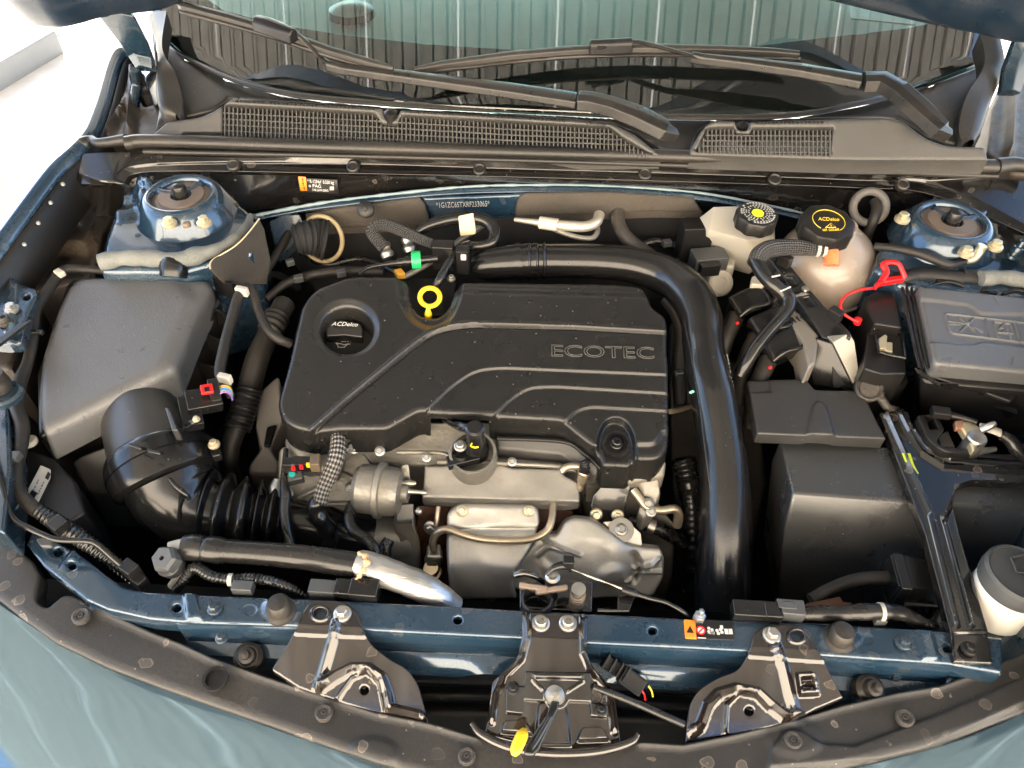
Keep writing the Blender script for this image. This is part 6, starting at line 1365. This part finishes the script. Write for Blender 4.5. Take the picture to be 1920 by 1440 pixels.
lathe('hex_cap', A(320, 1052, .80), [(.0145, 0), (.0145, .012), (.012, .016), (.012, .0165), (.003, .0165), (.0025, .012), (0, .012)], GREYP, pv, axis=(-.2, -.35, 1), n=6, angle=20)
lathe('collar', A(326, 1060, .785), [(.0145, 0), (.0145, .010), (.012, .012)], GREYP, pv, axis=(-.2, -.35, 1), n=28)
tube('stem', [(330, 1060, .79, 12), (338, 1072, .78, 10), (332, 1086, .77, 9), (322, 1098, .76, 8)], WHITE, pv, n=12)
corr = lambda L_: 1 + .14 * np.sin(L_ * 1500)
lm = thing('corrugated_loom', 'thin corrugated black loom with white tie along the crossbar', 'wiring loom', A(460, 1090, .79))
tube('conduit', [(330, 1106, .77, 8), (348, 1084, .785, 9), (362, 1066, .795, 10), (376, 1068, .798, 10), (396, 1080, .80, 10), (430, 1086, .80, 10), (470, 1084, .80, 10), (510, 1090, .80, 9), (545, 1102, .795, 8), (572, 1117, .785, 6)], SATIN, lm, n=12, res=22, mod=corr)
tube('white_tie', [(429, 1087, .80, 12), (437, 1087, .80, 12)], WHITE, lm, n=14); block('grey_clip', A(456, 1102, .80), (.022, .012, .012), GREYP, lm)
pg = thing('crossbar_plug', 'grey and black wiring plug lying against foil hose above crossbar', 'plug', A(650, 1110, .79))
block('grey_half', A(608, 1106, .795), (.030, .016, .018), GREYP, pg, rot=(0, 0, -2)); block('black_half', A(652, 1108, .798), (.026, .018, .02), SATIN, pg, rot=(0, 0, -2)); block('black_half', A(684, 1110, .80), (.030, .02, .022), SATIN, pg, rot=(0, 0, -2))
wl2 = thing('wing_loom', 'long taped loom turning into corrugated conduit along the fender side', 'wiring loom', A(60, 800, .78))
tube('taped_loom', [(230, 512, .86, 7), (160, 505, .872, 8), (120, 506, .876, 9), (96, 535, .874, 10), (68, 580, .87, 10), (62, 630, .86, 10), (52, 680, .85, 10), (36, 720, .845, 13), (32, 760, .84, 14), (42, 800, .835, 13), (38, 845, .83, 12), (30, 880, .828, 12), (34, 920, .826, 12), (60, 950, .822, 13), (80, 965, .818, 12)], TAPE, wl2, n=12, res=8)
tube('conduit', [(72, 958, .82, 13), (100, 976, .815, 15), (140, 1002, .808, 16), (176, 1026, .80, 15), (215, 1056, .785, 12), (250, 1088, .77, 9)], SATIN, wl2, n=14, res=30, mod=lambda L_: 1 + .12 * np.sin(L_ * 1200))
block('clip', A(112, 512, .882), (.014, .009, .008), WHITE, wl2, rot=(0, 0, -30)); block('clip', A(68, 623, .868), (.018, .006, .006), SATIN, wl2); block('clip', A(22, 858, .835), (.02, .012, .012), GREYP, wl2); block('clip', A(110, 985, .828), (.016, .016, .014), SATIN, wl2, rot=(0, 0, -30))
rod = thing('prop_rod', 'thin bent black rod clipped over the blue crossbar end', 'rod', A(120, 1010, .8))
tube('rod', [(-30, 830, .86, 5.5), (0, 900, .848, 5.5), (14, 950, .84, 5.5), (28, 975, .836, 5.5), (50, 988, .834, 5.5), (80, 1002, .832, 5.5), (110, 1012, .83, 5.5), (160, 1014, .826, 5.5), (182, 1020, .824, 5.5), (210, 1044, .815, 5.5), (238, 1068, .805, 5.5)], SATIN, rod, n=12, res=8)
block('rod_clip', A(246, 1070, .80), (.018, .014, .022), DARK, rod, rot=(0, 0, -30)); slab('rod_foot', [(66, 1010), (84, 1004), (100, 1012), (96, 1024), (76, 1024)], .814, .006, GREYP, rod, bevel=.002); block('rod_clip', A(262, 1090, .79), (.016, .012, .016), DARK, rod, rot=(0, 0, -30))
hl = thing('headlamp_module', 'black module with a white printed label beside the air filter box', 'module', A(80, 900, .7))
slab('module_case', [(40, 850), (60, 842), (100, 858), (140, 900), (160, 960), (120, 985), (80, 960), (45, 930)], .80, .10, DARK, hl, bevel=.004)
lathe('plug_cap', A(57, 830, .81), [(.009, 0), (.009, .004), (.007, .006), (0, .006)], WHITE, hl, n=18)
PLb = Plane((50, 930, .8035), (85, 870, .8035), (96, 890, .8015))
relief('label', [(52, 918), (76, 872, 2), (95, 880, 2), (94, 896), (70, 944), (54, 934)], PLb, mat('label_paper', (.5, .49, .46), .6), hl, step=6, r=.8, skirt=.0005)
PLc = Off(PLb, .0006)
for (a, b, s_) in (((80, 938), (93, 905), '84020188'), ((72, 930), (84, 905), '24184'), ((64, 922), (74, 902), '13 27')):
    text('print', s_, a, b, 5, PLc, BPRINT, hl)
slab('print_block', [(52, 930), (60, 918), (70, 924), (62, 938)], .8052, .0004, BPRINT, hl, bevel=0); slab('print_block', [(84, 896), (90, 884), (95, 888), (90, 900)], .8052, .0004, BPRINT, hl, bevel=0)
rb2 = thing('wing_bracket', 'pale blue bolted fender bracket with black slotted vent', 'bracket', A(30, 560, .88))
relief('bracket_plate', [(20, 500, 6), (32, 530, 8), (66, 540, 4), (70, 552, 4), (52, 590), (40, 640, 4), (22, 646), (-40, 640), (-40, 480)], flat(.885), PAINTD, rb2, step=6, r=4, skirt=.012, holes=[ell(49, 556, 6.5, 5)], h=[ridge([(0, 480), (24, 530), (20, 640)], 10, .006)])
bolt(22, 579, .889, 13, STEEL, rb2); bolt(10, 602, .889, 14, DUSTY, rb2, kind='torx')
for i in range(4): block('vent_slat', A(4 + 8 * i, 634 - 3 * i, .892), (.003, .05, .004), DARK, rb2, rot=(0, 0, -22), bevel=.0005)
hm = thing('hood_damper', 'black rubber damper on a silver washer at the fender edge', 'damper', A(8, 740, .84))
lathe('washer', A(6, 738, .87), [(.021, -.006), (.021, 0), (.018, .003), (.013, .0015), (0, .0015)], PAINTD, hm, n=32); lathe('rubber', A(2, 728, .872), [(.014, 0), (.0135, .012), (.012, .016), (.0125, .018), (.012, .024), (0, .025)], RUBBER, hm, n=24)
slab('bracket', [(-40, 760), (16, 758), (20, 880), (8, 1000), (-40, 980)], .845, .05, PAINTD, hm, bevel=.004)
# engine front wiring
es = thing('solenoid_plug', 'small black plug with red and yellow marks on the timing cover', 'plug', A(570, 870, .77))
block('plug_body', A(574, 870, .792), (.034, .014, .014), SATIN, es, rot=(0, 0, 0)); block('plug_tail', A(545, 872, .79), (.016, .013, .016), DARK, es); block('plug_nose', A(592, 868, .796), (.012, .017, .016), mat('brown_plug', (.10, .075, .05), .5), es, rot=(0, 0, 8))
for (x_, y_, m_) in ((550, 878, RED), (565, 876, RED), (578, 872, YELLOW)): block('mark', A(x_, y_, .80), (.004, .003, .006), m_, es, bevel=0)
block('bracket', A(552, 895, .765), (.022, .014, .02), GREYP, es, rot=(20, 0, 20)); lathe('green_dot', A(548, 890, .782), [(.004, 0), (.004, .003), (0, .003)], mat('teal_plug', (.02, .35, .3), .5), es, n=12)
bs = thing('braided_breather_hose', 'silver-flecked woven hose dropping from the engine cover edge', 'hose', A(615, 900, .74))
tube('woven_hose', [(632, 810, .80, 13), (634, 830, .80, 14), (630, 860, .795, 15), (618, 890, .785, 15), (606, 918, .775, 14), (598, 945, .765, 14)], BRAID1, bs, n=18, res=10)
tube('elbow', [(599, 940, .768, 16), (592, 952, .762, 16), (600, 972, .75, 16), (612, 990, .735, 18), (616, 1005, .72, 18), (618, 1030, .70, 14)], SATIN, bs, n=18, res=6, mod=lambda L_: 1 + .06 * np.sin(L_ * 330))
vh = thing('vacuum_hose', 'thin black hose curving down from the actuator canister', 'hose', A(680, 1000, .7))
tube('hose', [(668, 938, .75, 10), (658, 952, .75, 11), (655, 975, .748, 11), (664, 996, .745, 11), (686, 1010, .74, 11), (702, 1030, .735, 11), (708, 1060, .72, 11)], HOSE, vh, n=14, res=8)
for d_ in (0, 6): tube('clip', [(661 + d_, 943 - d_ * .6, .753, 12), (663 + d_, 941 - d_ * .6, .753, 12)], WHITE, vh, n=12)
tube('second_hose', [(730, 1012, .72, 11), (722, 1030, .715, 12), (726, 1060, .70, 11), (738, 1090, .68, 11)], HOSE, vh, n=14)
dl = thing('drop_cable', 'black sheathed cable hanging beside the timing cover', 'cable', A(535, 960, .72))
tube('cable', [(536, 842, .78, 5), (534, 880, .775, 7), (533, 910, .77, 8), (536, 930, .765, 11), (534, 960, .755, 11), (538, 990, .745, 10), (545, 1022, .73, 10)], HOSE, dl, n=12)
tube('foil_wrap', [(522, 900, .755, 9), (516, 918, .75, 12), (520, 934, .745, 9)], FOILB, dl, n=12)
# ============================================================ rear of engine: heater and vapour lines
ac2 = thing('vapour_hose', 'woven black vapour hose looping behind the engine cover with silver quick connectors', 'hose', A(720, 440, .86))
tube('woven_hose', [(722, 466, .86, 12), (706, 448, .868, 12), (698, 434, .874, 12), (706, 424, .88, 11), (724, 422, .882, 11), (752, 432, .88, 11), (780, 445, .878, 10), (812, 458, .876, 9)], BRAID2, ac2, n=14, res=10)
for (x_, y_) in ((722, 470), (764, 460)): tube('connector', [(x_ - 2, y_ - 14, .862, 10), (x_ + 2, y_, .855, 11), (x_ + 6, y_ + 14, .848, 13)], STEEL, ac2, n=14, mod=lambda L_: 1 + .14 * np.sin(L_ * 480))
ac3 = thing('heater_pipe_loop', 'glossy black looped heater hose wrapped with a tan tape tag', 'hose', A(860, 430, .86))
tube('hose', [(775, 440, .872, 9), (800, 424, .88, 11), (840, 412, .885, 12), (880, 408, .888, 12), (910, 414, .886, 12), (926, 430, .88, 12), (924, 452, .872, 11), (905, 460, .868, 9), (880, 462, .866, 8)], SATIN, ac3, n=14, res=8)
loft('tape_tag', [[A(859, 404, .897), A(888, 398, .899), A(892, 430, .882), A(862, 434, .882)], [v + Vector((0, .004, -.012)) for v in (A(859, 404, .897), A(888, 398, .899), A(892, 430, .882), A(862, 434, .882))]], MASK, ac3, bevel=.002)
ac4 = thing('metal_fuel_lines', 'pair of bare aluminium lines running diagonally behind engine cover', 'pipe', A(860, 440, .85))
for d_ in (0, 10): tube('line', [(912 - d_, 418 + d_ * .5, .868, 5.5), (870 - d_, 446 + d_ * .6, .858, 5.5), (820 - d_, 484 + d_ * .6, .848, 5.5), (770 - d_, 512 + d_ * .6, .838, 5.5)], ALU, ac4, n=12)
ac5 = thing('heater_pipes', 'cream aluminium heater pipes ending in a hairpin bend at firewall', 'pipe', A(1080, 425, .86))
tube('pipe', [(965, 412, .872, 4), (1000, 416, .876, 6), (1030, 420, .878, 9), (1070, 424, .878, 10), (1100, 424, .877, 10), (1118, 416, .878, 10), (1124, 402, .88, 10)], mat('cream_alloy', (.62, .57, .47), .4, .7), ac5, n=14, res=8)
tube('pipe', [(1036, 428, .872, 5), (1060, 438, .868, 5), (1090, 446, .866, 5), (1110, 446, .866, 5), (1120, 436, .868, 5), (1120, 424, .87, 5)], ALU, ac5, n=12)
tube('tape_wrap', [(1012, 417, .878, 12), (1046, 422, .879, 12)], WHITE, ac5, n=12)
tube('dusty_hose', [(1158, 398, .868, 13), (1160, 420, .862, 13), (1172, 442, .856, 13), (1194, 462, .85, 13), (1222, 480, .845, 12)], DUSTY, ac5, n=12)
gq = thing('purge_valve', 'black purge valve with a green locking collar behind engine cover', 'valve', A(800, 490, .85))
tube('line', [(672, 514, .86, 4), (690, 502, .862, 4), (720, 496, .864, 4.5), (750, 492, .866, 6)], HOSE, gq, n=10)
tube('body', [(746, 492, .866, 8), (770, 489, .868, 9), (800, 486, .868, 8), (820, 484, .868, 8)], SATIN, gq, n=14, mod=lambda L_: 1 + .1 * np.sin(L_ * 600)); tube('green_collar', [(772, 488, .869, 17), (789, 487, .869, 17)], GREEN, gq, n=18)
block('valve_block', A(832, 478, .868), (.03, .02, .04), SATIN, gq); block('valve_block', A(868, 488, .868), (.018, .014, .04), DARK, gq); block('white_terminal', A(869, 482, .888), (.007, .004, .008), WPRINT, gq, bevel=.0005)
tube('lead', [(880, 458, .872, 8), (862, 466, .876, 8), (842, 492, .87, 8), (824, 524, .862, 8), (812, 545, .845, 8)], HOSE, gq, n=12); slab('orange_clip', [(738, 505), (752, 502), (760, 512), (744, 514)], .858, .01, mat('amber_plastic', (.5, .25, .03), .5), gq, bevel=.001)
bolt(846, 522, .858, 8, STEEL, gq, 'screw', kind='torx')
slab('underlay', [(765, 520), (855, 520), (852, 590), (770, 590)], .815, .03, DARK, gq, bevel=.004)
eh = thing('engine_harness', 'bundle of black taped wiring crossing the dark gap behind the engine cover', 'harness', A(650, 500, .8))
for k_, p in enumerate(([(500, 560, .80, 8), (540, 530, .81, 9), (600, 512, .82, 9), (660, 508, .82, 9), (720, 510, .82, 8)], [(560, 470, .80, 6), (610, 496, .80, 6), (680, 486, .81, 6), (760, 520, .82, 6)], [(430, 500, .80, 7), (470, 520, .79, 7), (520, 516, .79, 7), (560, 540, .79, 7)], [(1180, 470, .82, 8), (1230, 452, .83, 8), (1280, 470, .83, 8), (1330, 520, .82, 8)])):
    tube('wire_run', p, TAPE if k_ % 2 == 0 else HOSE, eh, n=10)
for (x_, y_, z_) in ((560, 522, .825), (640, 512, .83), (1250, 456, .84)): block('clip', A(x_, y_, z_), (.014, .01, .01), GREYP, eh, rot=(0, 0, 20))
# boot with cream ring at firewall, dark flap
bo = thing('steering_boot', 'black pleated rubber boot with a tan ring in the firewall', 'boot', A(600, 450, .8))
bcx = A(604, 448, .84); bxx, byy, bzz = frame((-.25, -.85, .45))
tube('ring', [(*(bcx + (bxx * math.cos(a) + byy * math.sin(a)) * .034), .0035) for a in np.linspace(0, 2 * math.pi, 33)], mat('tan_ring', (.30, .235, .13), .65), bo, n=10, res=1, world=True, caps=False)
tube('boot', [(612, 450, .84, 38), (592, 446, .845, 34), (570, 446, .85, 30), (552, 450, .85, 26)], CAVITY, bo, n=20, res=14, mod=lambda L_: 1 + .06 * np.sin(L_ * 900))
fp = thing('tower_flap', 'black felt flap with a pale cut edge leaning on the strut tower', 'flap', A(460, 490, .8))
PFl = Plane((400, 500, .892), (485, 415, .917), (500, 500, .852))
relief('flap', [(394, 504), (398, 488, 10), (440, 462, 10), (466, 436, 8), (486, 410, 4), (496, 430), (508, 490), (500, 530), (420, 530)], PFl, mat('black_felt', (.02, .018, .016), .9, bump=.6, bscale=400, dust=.3), fp, step=6, r=1.5, skirt=.003)
tube('cut_edge', [(394, 504, .893, 1.5), (398, 488, .898, 1.5), (440, 462, .906, 1.5), (466, 436, .912, 1.5), (486, 410, .919, 1.5)], mat('cut_fibre', (.45, .38, .26), .8), fp, n=6)
slab('tower_side', [(502, 412, .86), (530, 402, .866), (562, 398, .87), (576, 430, .85), (542, 462, .825), (518, 480, .81)], None, .02, PAINTD, t1, bevel=.004)
